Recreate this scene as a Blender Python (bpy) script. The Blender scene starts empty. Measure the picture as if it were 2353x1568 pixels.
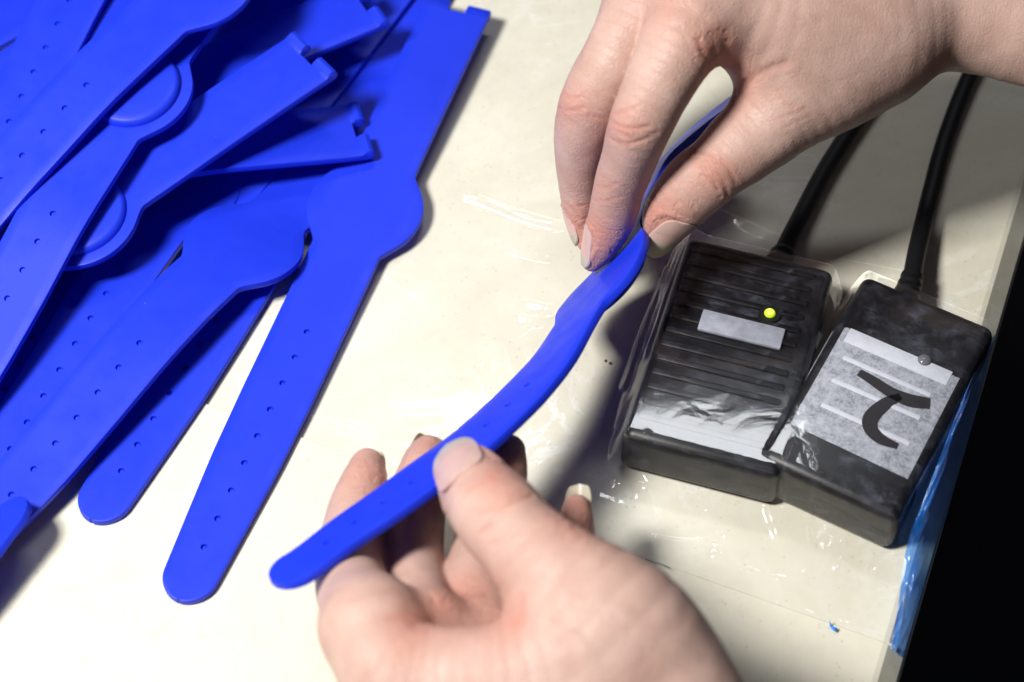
import bpy, bmesh, math, random
import numpy as np
from mathutils import Vector, Matrix, noise
from mathutils.bvhtree import BVHTree

random.seed(7)
rng = np.random.default_rng(7)
scene = bpy.context.scene
COL = scene.collection

# ------------------------------------------------------------------ camera
TILT = math.radians(35.0)       # angle between the view axis and the table normal
DIST = 0.50                     # metres from the lens to the table at the picture centre
FPX, CX, CY = 4600.0, 1176.5, 784.0   # focal length / centre in the pixels of a 2353 px wide print
CAM = np.array([0.0, -DIST * math.sin(TILT), DIST * math.cos(TILT)])
FWD = -CAM / DIST
RGT = np.array([1.0, 0.0, 0.0])
UPV = np.cross(RGT, FWD)

cam_data = bpy.data.cameras.new("camera")
cam = bpy.data.objects.new("camera", cam_data)
COL.objects.link(cam)
cam.location = CAM
cam.rotation_euler = (TILT, 0, 0)
cam_data.lens = 36.0 * FPX / 2353.0
cam_data.sensor_width = 36.0
cam_data.clip_start = 0.01
cam_data.clip_end = 20
cam_data.dof.use_dof = True
cam_data.dof.focus_distance = 0.485
cam_data.dof.aperture_fstop = 11.0
scene.camera = cam

# ------------------------------------------------------------------ world, lamps, exposure
world = bpy.data.worlds.new("World")
scene.world = world
world.use_nodes = True
world.node_tree.nodes["Background"].inputs[0].default_value = (0.72, 0.76, 1.0, 1)
world.node_tree.nodes["Background"].inputs[1].default_value = 0.032


def area_lamp(name, loc, target, sx, sy, watts, col):
    d = bpy.data.lights.new(name, 'AREA')
    d.shape = 'RECTANGLE'
    d.size, d.size_y = sx, sy
    d.energy = watts
    d.color = col
    o = bpy.data.objects.new(name, d)
    COL.objects.link(o)
    o.location = loc
    o.rotation_euler = (Vector(target) - Vector(loc)).to_track_quat('-Z', 'Y').to_euler()
    return o


area_lamp("desk_lamp_light", (-0.285, -0.135, 0.50), (0.0, 0.0, 0.0), 0.10, 0.12, 5.2, (1.0, 0.985, 0.95))
area_lamp("ceiling_lamp_light", (0.045, 0.338, 0.62), (0.02, 0.0, 0.0), 0.25, 0.044, 0.75, (0.93, 0.96, 1.0))

scene.view_settings.view_transform = 'Standard'
scene.view_settings.look = 'None'
scene.view_settings.exposure = 0.0
scene.view_settings.gamma = 1.0
scene.view_settings.use_curve_mapping = False
scene.render.engine = 'CYCLES'
scene.cycles.use_denoising = True
scene.cycles.max_bounces = 6
scene.cycles.diffuse_bounces = 3
scene.cycles.glossy_bounces = 3
scene.cycles.use_adaptive_sampling = True
scene.cycles.adaptive_threshold = 0.02
scene.cycles.transparent_max_bounces = 10
scene.cycles.caustics_reflective = False
scene.cycles.caustics_refractive = False

# ------------------------------------------------------------------ helpers


def ray(px, py):
    return RGT * ((px - CX) / FPX) + UPV * ((CY - py) / FPX) + FWD


def P(px, py, z=0.0):
    """World point at height z (metres) above the table, seen at print pixel px,py."""
    d = ray(px, py)
    return CAM + d * ((z - CAM[2]) / d[2])


def depth_of(p):
    return float(np.dot(np.asarray(p) - CAM, FWD))


def project(V):
    """World points (n,3) -> print pixels (n,2)."""
    q = V - CAM
    dp = q @ FWD
    return np.stack([CX + FPX * (q @ RGT) / dp, CY - FPX * (q @ UPV) / dp], 1)


def nrm(v):
    v = np.asarray(v, float)
    return v / (np.linalg.norm(v) + 1e-20)


def link(o, parent=None):
    COL.objects.link(o)
    if parent is not None:
        o.parent = parent
    return o


def mesh_obj(name, verts, faces, mat, parent=None, smooth=True, sharp=35):
    me = bpy.data.meshes.new(name)
    me.from_pydata([tuple(map(float, v)) for v in verts], [], [tuple(f) for f in faces])
    me.update()
    if mat is not None:
        me.materials.append(mat)
    if smooth:
        me.shade_smooth()
        if sharp:
            me.set_sharp_from_angle(angle=math.radians(sharp))
    return link(bpy.data.objects.new(name, me), parent)


def bm_obj(name, bm, mat, parent=None, smooth=True, sharp=35):
    me = bpy.data.meshes.new(name)
    bm.normal_update()
    bm.to_mesh(me)
    bm.free()
    me.materials.append(mat)
    if smooth:
        me.shade_smooth()
        me.set_sharp_from_angle(angle=math.radians(sharp))
    return link(bpy.data.objects.new(name, me), parent)


def empty(name, loc):
    o = bpy.data.objects.new(name, None)
    o.empty_display_size = 0.01
    o.location = tuple(map(float, loc))
    return link(o)


def tag(o, label=None, cat=None, group=None, kind=None):
    if label:
        o["label"] = label
    if cat:
        o["category"] = cat
    if group:
        o["group"] = group
    if kind:
        o["kind"] = kind
    return o


def adopt(child, parent):
    """Parent while keeping world coordinates (parents here are only translated)."""
    child.parent = parent
    child.location = Vector(child.location) - Vector(parent.location)


def catmull(pts, n):
    """Centripetal-free Catmull-Rom through rows of pts, n samples per span."""
    pts = np.asarray(pts, float)
    a = np.vstack([2 * pts[0] - pts[1], pts, 2 * pts[-1] - pts[-2]])
    out = []
    for i in range(1, len(a) - 2):
        p0, p1, p2, p3 = a[i - 1], a[i], a[i + 1], a[i + 2]
        for k in range(n):
            t = k / n
            out.append(0.5 * ((2 * p1) + (p2 - p0) * t + (2 * p0 - 5 * p1 + 4 * p2 - p3) * t * t
                              + (3 * p1 - p0 - 3 * p2 + p3) * t ** 3))
    out.append(pts[-1])
    return np.array(out)


def tube(name, pts, radii, mat, parent=None, seg=16):
    pts = np.asarray(pts, float)
    n = len(pts)
    V, F = [], []
    T = np.gradient(pts, axis=0)
    ref = np.array([0, 0, 1.0])
    for i in range(n):
        t = nrm(T[i])
        a = nrm(np.cross(t, ref))
        b = np.cross(a, t)
        for k in range(seg):
            an = 2 * math.pi * k / seg
            V.append(pts[i] + radii[i] * (a * math.cos(an) + b * math.sin(an)))
    for i in range(n - 1):
        for k in range(seg):
            k2 = (k + 1) % seg
            F.append((i * seg + k, i * seg + k2, (i + 1) * seg + k2, (i + 1) * seg + k))
    F.append(tuple(range(seg)))
    F.append(tuple((n - 1) * seg + k for k in reversed(range(seg))))
    return mesh_obj(name, V, F, mat, parent)


# ------------------------------------------------------------------ materials
def new_mat(name):
    m = bpy.data.materials.new(name)
    m.use_nodes = True
    nt = m.node_tree
    return m, nt, nt.nodes["Principled BSDF"], nt.nodes["Material Output"]


def nd(nt, kind, **kw):
    n = nt.nodes.new(kind)
    for k, v in kw.items():
        if k.startswith("i_"):
            n.inputs[k[2:].replace("_", " ")].default_value = v
        else:
            setattr(n, k, v)
    return n


def ramp(nt, src, stops):
    r = nt.nodes.new("ShaderNodeValToRGB")
    el = r.color_ramp.elements
    while len(el) < len(stops):
        el.new(0.5)
    for e, (p, c) in zip(el, stops):
        e.position = p
        e.color = c if len(c) == 4 else (*c, 1)
    nt.links.new(src, r.inputs[0])
    return r


def mix(nt, fac, a, b, blend='MIX'):
    m = nt.nodes.new("ShaderNodeMix")
    m.data_type = 'RGBA'
    m.blend_type = blend
    for s, v in ((m.inputs[0], fac), (m.inputs[6], a), (m.inputs[7], b)):
        if isinstance(v, bpy.types.NodeSocket):
            nt.links.new(v, s)
        elif isinstance(v, (int, float)):
            s.default_value = v
        else:
            s.default_value = (*v[:3], 1)
    return m.outputs[2]


def math_node(nt, op, a, b=None, clamp=False):
    m = nt.nodes.new("ShaderNodeMath")
    m.operation = op
    m.use_clamp = clamp
    for s, v in ((m.inputs[0], a), (m.inputs[1], b)):
        if v is None:
            continue
        if isinstance(v, bpy.types.NodeSocket):
            nt.links.new(v, s)
        else:
            s.default_value = v
    return m.outputs[0]


def coords(nt):
    return nt.nodes.new("ShaderNodeTexCoord").outputs["Object"]


def world_pos(nt):
    return nt.nodes.new("ShaderNodeNewGeometry").outputs["Position"]


def tex_noise(nt, vec, scale, detail=4, rough=0.55, dist=0.0):
    n = nd(nt, "ShaderNodeTexNoise")
    n.inputs["Scale"].default_value = scale
    n.inputs["Detail"].default_value = detail
    n.inputs["Roughness"].default_value = rough
    n.inputs["Distortion"].default_value = dist
    nt.links.new(vec, n.inputs["Vector"])
    return n.outputs["Fac"]


def tex_voronoi(nt, vec, scale, feature='F1', out="Distance"):
    n = nd(nt, "ShaderNodeTexVoronoi", feature=feature)
    n.inputs["Scale"].default_value = scale
    nt.links.new(vec, n.inputs["Vector"])
    return n.outputs[out]


def bump(nt, bsdf, height, strength, dist):
    b = nt.nodes.new("ShaderNodeBump")
    b.inputs["Strength"].default_value = strength
    b.inputs["Distance"].default_value = dist
    nt.links.new(height, b.inputs["Height"])
    nt.links.new(b.outputs[0], bsdf.inputs["Normal"])
    return b


def mat_silicone():
    m, nt, b, _ = new_mat("blue_silicone")
    w = world_pos(nt)
    n1 = tex_noise(nt, w, 60, 3)
    n2 = tex_noise(nt, w, 2500, 2)
    base = mix(nt, n1, (0.009, 0.032, 0.64), (0.014, 0.044, 0.76))
    # dust: sparse pale specks
    v = tex_voronoi(nt, w, 140)
    dust = ramp(nt, v, [(0.0, (1, 1, 1)), (0.028, (0, 0, 0))])
    base = mix(nt, math_node(nt, 'MULTIPLY', dust.outputs[0], 0.35), base, (0.5, 0.55, 0.8))
    nt.links.new(base, b.inputs["Base Color"])
    rg = ramp(nt, tex_noise(nt, w, 130, 4, 0.6), [(0.3, (0.38,) * 3), (0.7, (0.54,) * 3)])
    nt.links.new(rg.outputs[0], b.inputs["Roughness"])
    b.inputs["Specular IOR Level"].default_value = 0.28
    bump(nt, b, n2, 0.10, 0.0002)
    return m


def mat_slab(kind):
    m, nt, b, _ = new_mat("stone_" + kind)
    w = world_pos(nt)
    cloud = tex_noise(nt, w, 17, 6, 0.6, 1.2)
    fine = tex_noise(nt, w, 230, 4, 0.6)
    if kind == "marble":
        base = mix(nt, ramp(nt, cloud, [(0.36, (0, 0, 0)), (0.62, (1, 1, 1))]).outputs[0],
                   (0.69, 0.65, 0.52), (0.78, 0.755, 0.635))
        vein = tex_noise(nt, w, 26, 5, 0.6, 2.6)
        vv = math_node(nt, 'ABSOLUTE', math_node(nt, 'SUBTRACT', vein, 0.5))
        vr = ramp(nt, vv, [(0.0, (1, 1, 1)), (0.03, (0, 0, 0))])
        patch = ramp(nt, tex_noise(nt, w, 14, 3), [(0.50, (0, 0, 0)), (0.64, (1, 1, 1))])
        fac = math_node(nt, 'MULTIPLY', math_node(nt, 'MULTIPLY', vr.outputs[0], patch.outputs[0]), 0.6)
        base = mix(nt, fac, base, (0.90, 0.91, 0.90))
        sp = 0.32
    else:
        base = mix(nt, cloud, (0.73, 0.69, 0.55), (0.79, 0.76, 0.63))
        sp = 0.42
    base = mix(nt, ramp(nt, fine, [(0.42, (1, 1, 1)), (0.60, (0, 0, 0))]).outputs[0], base, (0.66, 0.64, 0.55), 'MIX') \
        if False else base
    dots = tex_voronoi(nt, w, 520)
    keep = ramp(nt, tex_noise(nt, w, 170, 2), [(0.44, (0, 0, 0)), (0.56, (1, 1, 1))])
    dr = ramp(nt, dots, [(0.13, (1, 1, 1)), (0.24, (0, 0, 0))])
    base = mix(nt, math_node(nt, 'MULTIPLY', math_node(nt, 'MULTIPLY', dr.outputs[0], keep.outputs[0]), sp),
               base, (0.46, 0.40, 0.28))
    base = mix(nt, math_node(nt, 'MULTIPLY', ramp(nt, fine, [(0.45, (0, 0, 0)), (0.70, (1, 1, 1))]).outputs[0], 0.25),
               base, (0.60, 0.58, 0.50))
    # grubby smears, stains with a shape of their own
    st = ramp(nt, tex_noise(nt, w, 34, 5, 0.7, 0.8), [(0.60, (0, 0, 0)), (0.74, (1, 1, 1))])
    base = mix(nt, math_node(nt, 'MULTIPLY', st.outputs[0], 0.32), base, (0.55, 0.52, 0.42))
    nt.links.new(base, b.inputs["Base Color"])
    rr = ramp(nt, cloud, [(0.3, (0.34,) * 3), (0.7, (0.5,) * 3)])
    nt.links.new(rr.outputs[0], b.inputs["Roughness"])
    b.inputs["Specular IOR Level"].default_value = 0.35
    bump(nt, b, fine, 0.06, 0.0004)
    return m


def mat_plain(name, col, rough=0.5, spec=0.5, nscale=None, col2=None, metal=0.0, nb=0.0):
    m, nt, b, _ = new_mat(name)
    b.inputs["Roughness"].default_value = rough
    b.inputs["Specular IOR Level"].default_value = spec
    b.inputs["Metallic"].default_value = metal
    if nscale:
        n = tex_noise(nt, world_pos(nt), nscale, 5, 0.6)
        nt.links.new(mix(nt, n, col, col2), b.inputs["Base Color"])
        if nb:
            bump(nt, b, n, nb, 0.0006)
    else:
        b.inputs["Base Color"].default_value = (*col, 1)
    return m


def mat_black_plastic():
    """Black reader housing under scuffed film: chalky smears rubbed along the ribs."""
    m, nt, b, _ = new_mat("black_housing")
    o = coords(nt)
    mp = nd(nt, "ShaderNodeMapping")
    mp.inputs["Scale"].default_value = (0.7, 1.2, 1.0)
    nt.links.new(o, mp.inputs[0])
    streak = tex_noise(nt, mp.outputs[0], 240, 6, 0.7, 0.4)
    cloud = tex_noise(nt, o, 75, 5, 0.65, 0.8)
    s = ramp(nt, streak, [(0.44, (0, 0, 0)), (0.72, (1, 1, 1))])
    c = ramp(nt, cloud, [(0.44, (0, 0, 0)), (0.64, (1, 1, 1))])
    fac = math_node(nt, 'MULTIPLY', math_node(nt, 'MULTIPLY', s.outputs[0], c.outputs[0]), 0.6)
    base = mix(nt, fac, (0.004, 0.004, 0.006), (0.13, 0.14, 0.19))
    nt.links.new(base, b.inputs["Base Color"])
    b.inputs["Roughness"].default_value = 0.42
    bump(nt, b, streak, 0.12, 0.0003)
    return m


def mat_paper_tape():
    m, nt, b, _ = new_mat("paper_tape")
    o = coords(nt)
    n1 = tex_noise(nt, o, 420, 5, 0.65)
    n2 = tex_noise(nt, o, 1500, 3, 0.7)
    f = mix(nt, ramp(nt, n1, [(0.34, (0, 0, 0)), (0.66, (1, 1, 1))]).outputs[0], (0.17, 0.18, 0.215), (0.42, 0.435, 0.49))
    f = mix(nt, ramp(nt, n2, [(0.45, (0, 0, 0)), (0.75, (1, 1, 1))]).outputs[0], f, (0.46, 0.48, 0.55), 'MIX')
    nt.links.new(f, b.inputs["Base Color"])
    b.inputs["Roughness"].default_value = 0.7
    bump(nt, b, n1, 0.2, 0.0003)
    return m


def mat_film(name, tint, body, fac, rough, scale=1.0, lo=0.45):
    """Thin plastic film: clear, with a Fresnel gloss and a little milky haze."""
    m, nt, b, out = new_mat(name)
    nt.nodes.remove(b)
    w = world_pos(nt)
    tr = nd(nt, "ShaderNodeBsdfTransparent")
    tr.inputs[0].default_value = (*tint, 1)
    gl = nd(nt, "ShaderNodeBsdfGlossy")
    gl.inputs["Color"].default_value = (1, 1, 1, 1)
    gl.inputs["Roughness"].default_value = rough
    df = nd(nt, "ShaderNodeBsdfDiffuse")
    df.inputs[0].default_value = (*body, 1)
    fr = nd(nt, "ShaderNodeFresnel")
    fr.inputs["IOR"].default_value = 1.5
    n1 = tex_noise(nt, w, 420 * scale, 4, 0.6)
    n2 = tex_noise(nt, w, 90 * scale, 3, 0.5, 1.0)
    bm_ = nt.nodes.new("ShaderNodeBump")
    bm_.inputs["Strength"].default_value = 0.035
    bm_.inputs["Distance"].default_value = 0.0012
    nt.links.new(n2, bm_.inputs["Height"])
    nt.links.new(bm_.outputs[0], gl.inputs["Normal"])
    hz = ramp(nt, n1, [(lo, (0, 0, 0)), (0.8, (1, 1, 1))])
    m1 = nd(nt, "ShaderNodeMixShader")
    nt.links.new(math_node(nt, 'MULTIPLY', hz.outputs[0], fac), m1.inputs[0])
    nt.links.new(tr.outputs[0], m1.inputs[1])
    nt.links.new(df.outputs[0], m1.inputs[2])
    g2 = nd(nt, "ShaderNodeBsdfGlossy")
    g2.inputs["Roughness"].default_value = 0.34
    sheen = ramp(nt, tex_noise(nt, w, 60 * scale, 5, 0.65, 1.0), [(0.40, (0.002,) * 3), (0.75, (0.012,) * 3)])
    nt.links.new(sheen.outputs[0], g2.inputs["Color"])
    m3 = nd(nt, "ShaderNodeAddShader")
    nt.links.new(m1.outputs[0], m3.inputs[0])
    nt.links.new(g2.outputs[0], m3.inputs[1])
    m2 = nd(nt, "ShaderNodeAddShader")
    nt.links.new(math_node(nt, 'MULTIPLY', fr.outputs[0], 0.78, True), gl.inputs["Color"])
    nt.links.new(m3.outputs[0], m2.inputs[0])
    nt.links.new(gl.outputs[0], m2.inputs[1])
    nt.links.new(m2.outputs[0], out.inputs[0])
    return m


def mat_skin():
    m, nt, b, _ = new_mat("skin")
    w = world_pos(nt)
    at = nd(nt, "ShaderNodeAttribute", attribute_name="flush")
    at.attribute_type = 'GEOMETRY'
    mott = tex_noise(nt, w, 75, 5, 0.6, 0.6)
    fine = tex_noise(nt, w, 900, 3, 0.6)
    base = mix(nt, ramp(nt, mott, [(0.36, (0, 0, 0)), (0.66, (1, 1, 1))]).outputs[0],
               (0.49, 0.310, 0.255), (0.58, 0.395, 0.338))
    red = math_node(nt, 'MULTIPLY', at.outputs["Fac"], math_node(nt, 'ADD', mott, 0.35), True)
    base = mix(nt, red, base, (0.52, 0.235, 0.18))
    sp = ramp(nt, tex_noise(nt, w, 330, 2), [(0.62, (0, 0, 0)), (0.74, (1, 1, 1))])
    base = mix(nt, math_node(nt, 'MULTIPLY', sp.outputs[0], 0.18), base, (0.52, 0.27, 0.22))
    nt.links.new(base, b.inputs["Base Color"])
    rg = ramp(nt, tex_noise(nt, w, 160, 4, 0.6), [(0.3, (0.40,) * 3), (0.7, (0.58,) * 3)])
    nt.links.new(rg.outputs[0], b.inputs["Roughness"])
    b.inputs["Specular IOR Level"].default_value = 0.34
    b.inputs["Subsurface Weight"].default_value = 0.16
    b.inputs["Subsurface Radius"].default_value = (1.0, 0.38, 0.22)
    b.inputs["Subsurface Scale"].default_value = 0.0022
    # cross-hatched skin relief
    v1 = tex_voronoi(nt, w, 1250, 'DISTANCE_TO_EDGE')
    v2 = tex_noise(nt, w, 1700, 3, 0.6)
    h = math_node(nt, 'ADD', math_node(nt, 'MULTIPLY', v1, 1.0), math_node(nt, 'MULTIPLY', v2, 0.5))
    # fine lines running across the fingers, strongest over the joints
    uv = nd(nt, "ShaderNodeAttribute", attribute_name="skin_lines")
    uv.attribute_type = 'GEOMETRY'
    l1 = tex_noise(nt, uv.outputs["Vector"], 1.0, 3, 0.55, 0.5)
    l2 = math_node(nt, 'ABSOLUTE', math_node(nt, 'SUBTRACT', l1, 0.5))
    l3 = ramp(nt, l2, [(0.0, (0, 0, 0)), (0.07, (1, 1, 1))])
    amt = math_node(nt, 'ADD', math_node(nt, 'MULTIPLY', at.outputs["Fac"], 1.6), 0.30)
    h = math_node(nt, 'ADD', h, math_node(nt, 'MULTIPLY', l3.outputs[0], amt))
    bump(nt, b, h, 0.34, 0.0004)
    return m


def mat_nail():
    m, nt, b, _ = new_mat("fingernail")
    at = nd(nt, "ShaderNodeAttribute", attribute_name="free")
    at.attribute_type = 'GEOMETRY'
    n = tex_noise(nt, world_pos(nt), 350, 3)
    pink = mix(nt, n, (0.54, 0.345, 0.30), (0.61, 0.42, 0.37))
    white = mix(nt, n, (0.66, 0.62, 0.50), (0.80, 0.77, 0.66))
    nt.links.new(mix(nt, at.outputs["Fac"], pink, white), b.inputs["Base Color"])
    b.inputs["Roughness"].default_value = 0.2
    b.inputs["Specular IOR Level"].default_value = 0.5
    tl = nd(nt, "ShaderNodeBsdfTranslucent")
    tl.inputs[0].default_value = (0.8, 0.7, 0.55, 1)
    mx = nd(nt, "ShaderNodeMixShader")
    nt.links.new(math_node(nt, 'MULTIPLY', at.outputs["Fac"], 0.45), mx.inputs[0])
    nt.links.new(b.outputs[0], mx.inputs[1])
    nt.links.new(tl.outputs[0], mx.inputs[2])
    nt.links.new(mx.outputs[0], nt.nodes["Material Output"].inputs[0])
    return m


M_BLUE = mat_silicone()
M_MARBLE = mat_slab("marble")
M_SPECK = mat_slab("speckled")
M_GROUT = mat_plain("grout", (0.50, 0.47, 0.39), 0.9, 0.2, 300, (0.70, 0.67, 0.58))
M_FLOOR = mat_plain("dark_floor", (0.02, 0.02, 0.022), 0.8, 0.2, 9, (0.06, 0.06, 0.062))
M_BLACK = mat_black_plastic()
M_CABLE = mat_plain("black_rubber", (0.004, 0.004, 0.005), 0.5, 0.35, 300, (0.010, 0.010, 0.012))
M_TAPE = mat_paper_tape()
M_TAPE_L = mat_plain("tape_over_rib", (0.46, 0.48, 0.55), 0.6, 0.4, 500, (0.68, 0.70, 0.78))
M_STRIP = mat_plain("grey_sticker", (0.12, 0.13, 0.17), 0.5, 0.5, 260, (0.55, 0.57, 0.66))
M_INK = mat_plain("marker_ink", (0.006, 0.004, 0.006), 0.45, 0.4, 400, (0.014, 0.010, 0.014))
M_CLEAR = mat_film("clear_film", (0.99, 0.99, 0.995), (0.72, 0.72, 0.80), 0.012, 0.05)
M_BLUEFILM = mat_film("blue_film", (0.30, 0.55, 0.95), (0.02, 0.20, 0.75), 0.62, 0.18, 0.30, 0.10)
M_SKIN = mat_skin()
M_NAIL = mat_nail()
M_CRUMB = mat_plain("blue_flake", (0.02, 0.22, 0.80), 0.5, 0.4, 900, (0.05, 0.32, 0.9))
M_HAIR = mat_plain("hair_fibre", (0.05, 0.045, 0.04), 0.5, 0.3, 500, (0.12, 0.11, 0.10))
M_RUST = mat_plain("rust_speck", (0.25, 0.07, 0.02), 0.8, 0.2, 900, (0.35, 0.12, 0.04))


def mat_led(name, col, strength):
    m, nt, b, _ = new_mat(name)
    n = tex_noise(nt, world_pos(nt), 700, 2)
    nt.links.new(mix(nt, n, col, tuple(min(1, c * 1.25 + 0.05) for c in col)), b.inputs["Base Color"])
    b.inputs["Roughness"].default_value = 0.15
    if strength:
        nt.links.new(mix(nt, n, col, tuple(min(1, c * 1.15) for c in col)), b.inputs["Emission Color"])
        b.inputs["Emission Strength"].default_value = strength
    return m


M_LED_ON = mat_led("led_lit", (0.80, 0.90, 0.06), 1.6)
M_LED_RIM = mat_led("led_rim", (0.36, 0.52, 0.0), 0.75)
M_LED_OFF = mat_led("led_clear", (0.10, 0.10, 0.115), 0)

# ------------------------------------------------------------------ table and floor
# right edge of the table: line through two points on the top plane
E0 = P(2016, 1568)
E1 = P(2302, 590)
EDGE = nrm((E1 - E0)[:2])                       # along the edge, away from the camera
EN = np.array([EDGE[1], -EDGE[0]])              # outward, to the right
EO = E0[:2]
# joint between the two slabs, through these pixels
J0 = P(500, 936)[:2]
J1 = P(2030, 1474)[:2]


def edge_xy(a, b):
    """a = metres along the edge, b = metres outward (negative = on the table)."""
    return EO + EDGE * a + EN * b


def along(p):
    return float(np.dot(np.asarray(p)[:2] - EO, EDGE))


def joint_a(b):
    """Along-edge coordinate of the joint at outward coordinate b."""
    b0, a0 = float(np.dot(J0 - EO, EN)), along(J0)
    b1, a1 = float(np.dot(J1 - EO, EN)), along(J1)
    return a0 + (a1 - a0) * (b - b0) / (b1 - b0)


def slab(name, afun0, afun1, mat, parent, dz=0.0):
    """Stone slab between two along-edge limits, with a chamfered outer edge."""
    prof = [(-0.42, 0.0), (-0.30, 0.0), (-0.2, 0.0), (-0.1, 0.0), (-0.0012, 0.0), (0.0, -0.0003),
            (0.0040, -0.0040), (0.0047, -0.0054), (0.0047, -0.020), (-0.42, -0.020)]
    V, F = [], []
    for side in (0, 1):
        for b, z in prof:
            a = (afun0, afun1)[side](b)
            p = edge_xy(a, b)
            V.append((p[0], p[1], z + dz))
    n = len(prof)
    for i in range(n):
        j = (i + 1) % n
        F.append((i, j, n + j, n + i))
    F.append(tuple(reversed(range(n))))
    F.append(tuple(range(n, 2 * n)))
    o = mesh_obj(name, V, F, mat, parent, smooth=False)
    bm = bmesh.new()
    bm.from_mesh(o.data)
    bmesh.ops.recalc_face_normals(bm, faces=bm.faces)
    bm.to_mesh(o.data)
    bm.free()
    return o


table = tag(empty("table_top", (0, 0, 0)), "cream stone table top of two slabs with a chamfered right edge", "table top", kind="structure")
slab("slab", lambda b: joint_a(b) + 0.0002, lambda b: 0.52, M_MARBLE, table, -0.0006)
slab("slab", lambda b: -0.30, lambda b: joint_a(b) - 0.0002, M_SPECK, table, 0.0)
# grout in the joint and board under the slabs
V, F = [], []
for b in np.linspace(-0.42, 0.0015, 60):
    a = joint_a(b)
    w = 0.0006
    for s in (-1, 1):
        p = edge_xy(a + s * w, b)
        V.append((p[0], p[1], -0.0009))
F = [(2 * i, 2 * i + 1, 2 * i + 3, 2 * i + 2) for i in range(59)]
mesh_obj("grout_line", V, F, M_GROUT, table)
bm = bmesh.new()
cs = [edge_xy(-0.30, -0.42), edge_xy(-0.30, -0.004), edge_xy(0.52, -0.004), edge_xy(0.52, -0.42)]
top = [bm.verts.new((c[0], c[1], -0.0215)) for c in cs]
bot = [bm.verts.new((c[0], c[1], -0.040)) for c in cs]
bm.faces.new(top)
bm.faces.new(list(reversed(bot)))
for i in range(4):
    bm.faces.new((top[i], bot[i], bot[(i + 1) % 4], top[(i + 1) % 4]))
bmesh.ops.recalc_face_normals(bm, faces=bm.faces)
bm_obj("board", bm, M_FLOOR, table, False)
fl = mesh_obj("floor", [(-3, -3, -0.74), (3, -3, -0.74), (3, 3, -0.74), (-3, 3, -0.74)], [(0, 1, 2, 3)], M_FLOOR, smooth=False)
tag(fl, "dark floor far below the table edge", "floor", kind="structure")

# ------------------------------------------------------------------ wristbands
MM = 0.001
TIP, END, LOBE = -14.5, 175.6, 104.5
TH = 2.0           # thickness, mm
BEV = 0.28


def half_width(s):
    s = np.asarray(s, float)
    w = np.interp(s, [-14.5, -8, 10, 20, 26, 44, 86, 121, 150, 180], [5.9, 6.5, 7.6, 8.2, 8.5, 8.9, 9.15, 8.9, 9.2, 9.3])
    # rounded tip
    tip = np.sqrt(np.clip(6.2 ** 2 - np.clip(6.2 - (s - TIP), 0, 6.2) ** 2, 1e-4, None)) / 6.2
    w = w * tip
    # lobe with soft shoulders
    c = np.sqrt(np.clip(15.2 ** 2 - (s - LOBE) ** 2, 0, None))
    k = 3.2
    h = np.clip(k - np.abs(w - c), 0, None) / k
    return np.maximum(w, c) + h * h * k * 0.25 * (np.abs(s - LOBE) < 22)


HOLES = [8.0 * i for i in range(9)]
HA, HR = 1.45, 0.82


def band_rows():
    r = set()
    x = TIP
    for u in np.linspace(0, 1, 12):
        r.add(round(TIP + 0.02 + 6.5 * u * u, 4))
    for s in np.arange(TIP + 8, 86, 2.0):
        if all(abs(s - h) > HA + 0.5 for h in HOLES):
            r.add(round(float(s), 4))
    for h in HOLES:
        r.add(round(h - HA, 4))
        r.add(round(h + HA, 4))
    for s in np.arange(84, 125, 0.7):
        r.add(round(float(s), 4))
    for s in np.arange(126, END, 2.4):
        r.add(round(float(s), 4))
    r.add(END)
    return sorted(r)


ROWS = band_rows()


class Ribbon:
    """Maps band coordinates (s along, t across, n through, all mm) to world metres."""

    def __init__(self, S, Cn, T, W, N):
        self.S, self.C, self.T, self.W, self.N = S, Cn, T, W, N

    def __call__(self, s, t, n):
        s = np.asarray(s, float)
        f = lambda A: np.stack([np.interp(s, self.S, A[:, i]) for i in range(3)], -1)
        over = np.clip(s - self.S[-1], 0, None) + np.clip(s - self.S[0], None, 0)
        return f(self.C) + f(self.T) * (over * MM)[..., None] \
            + f(self.W) * (np.asarray(t) * MM)[..., None] + f(self.N) * (np.asarray(n) * MM)[..., None]


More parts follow.
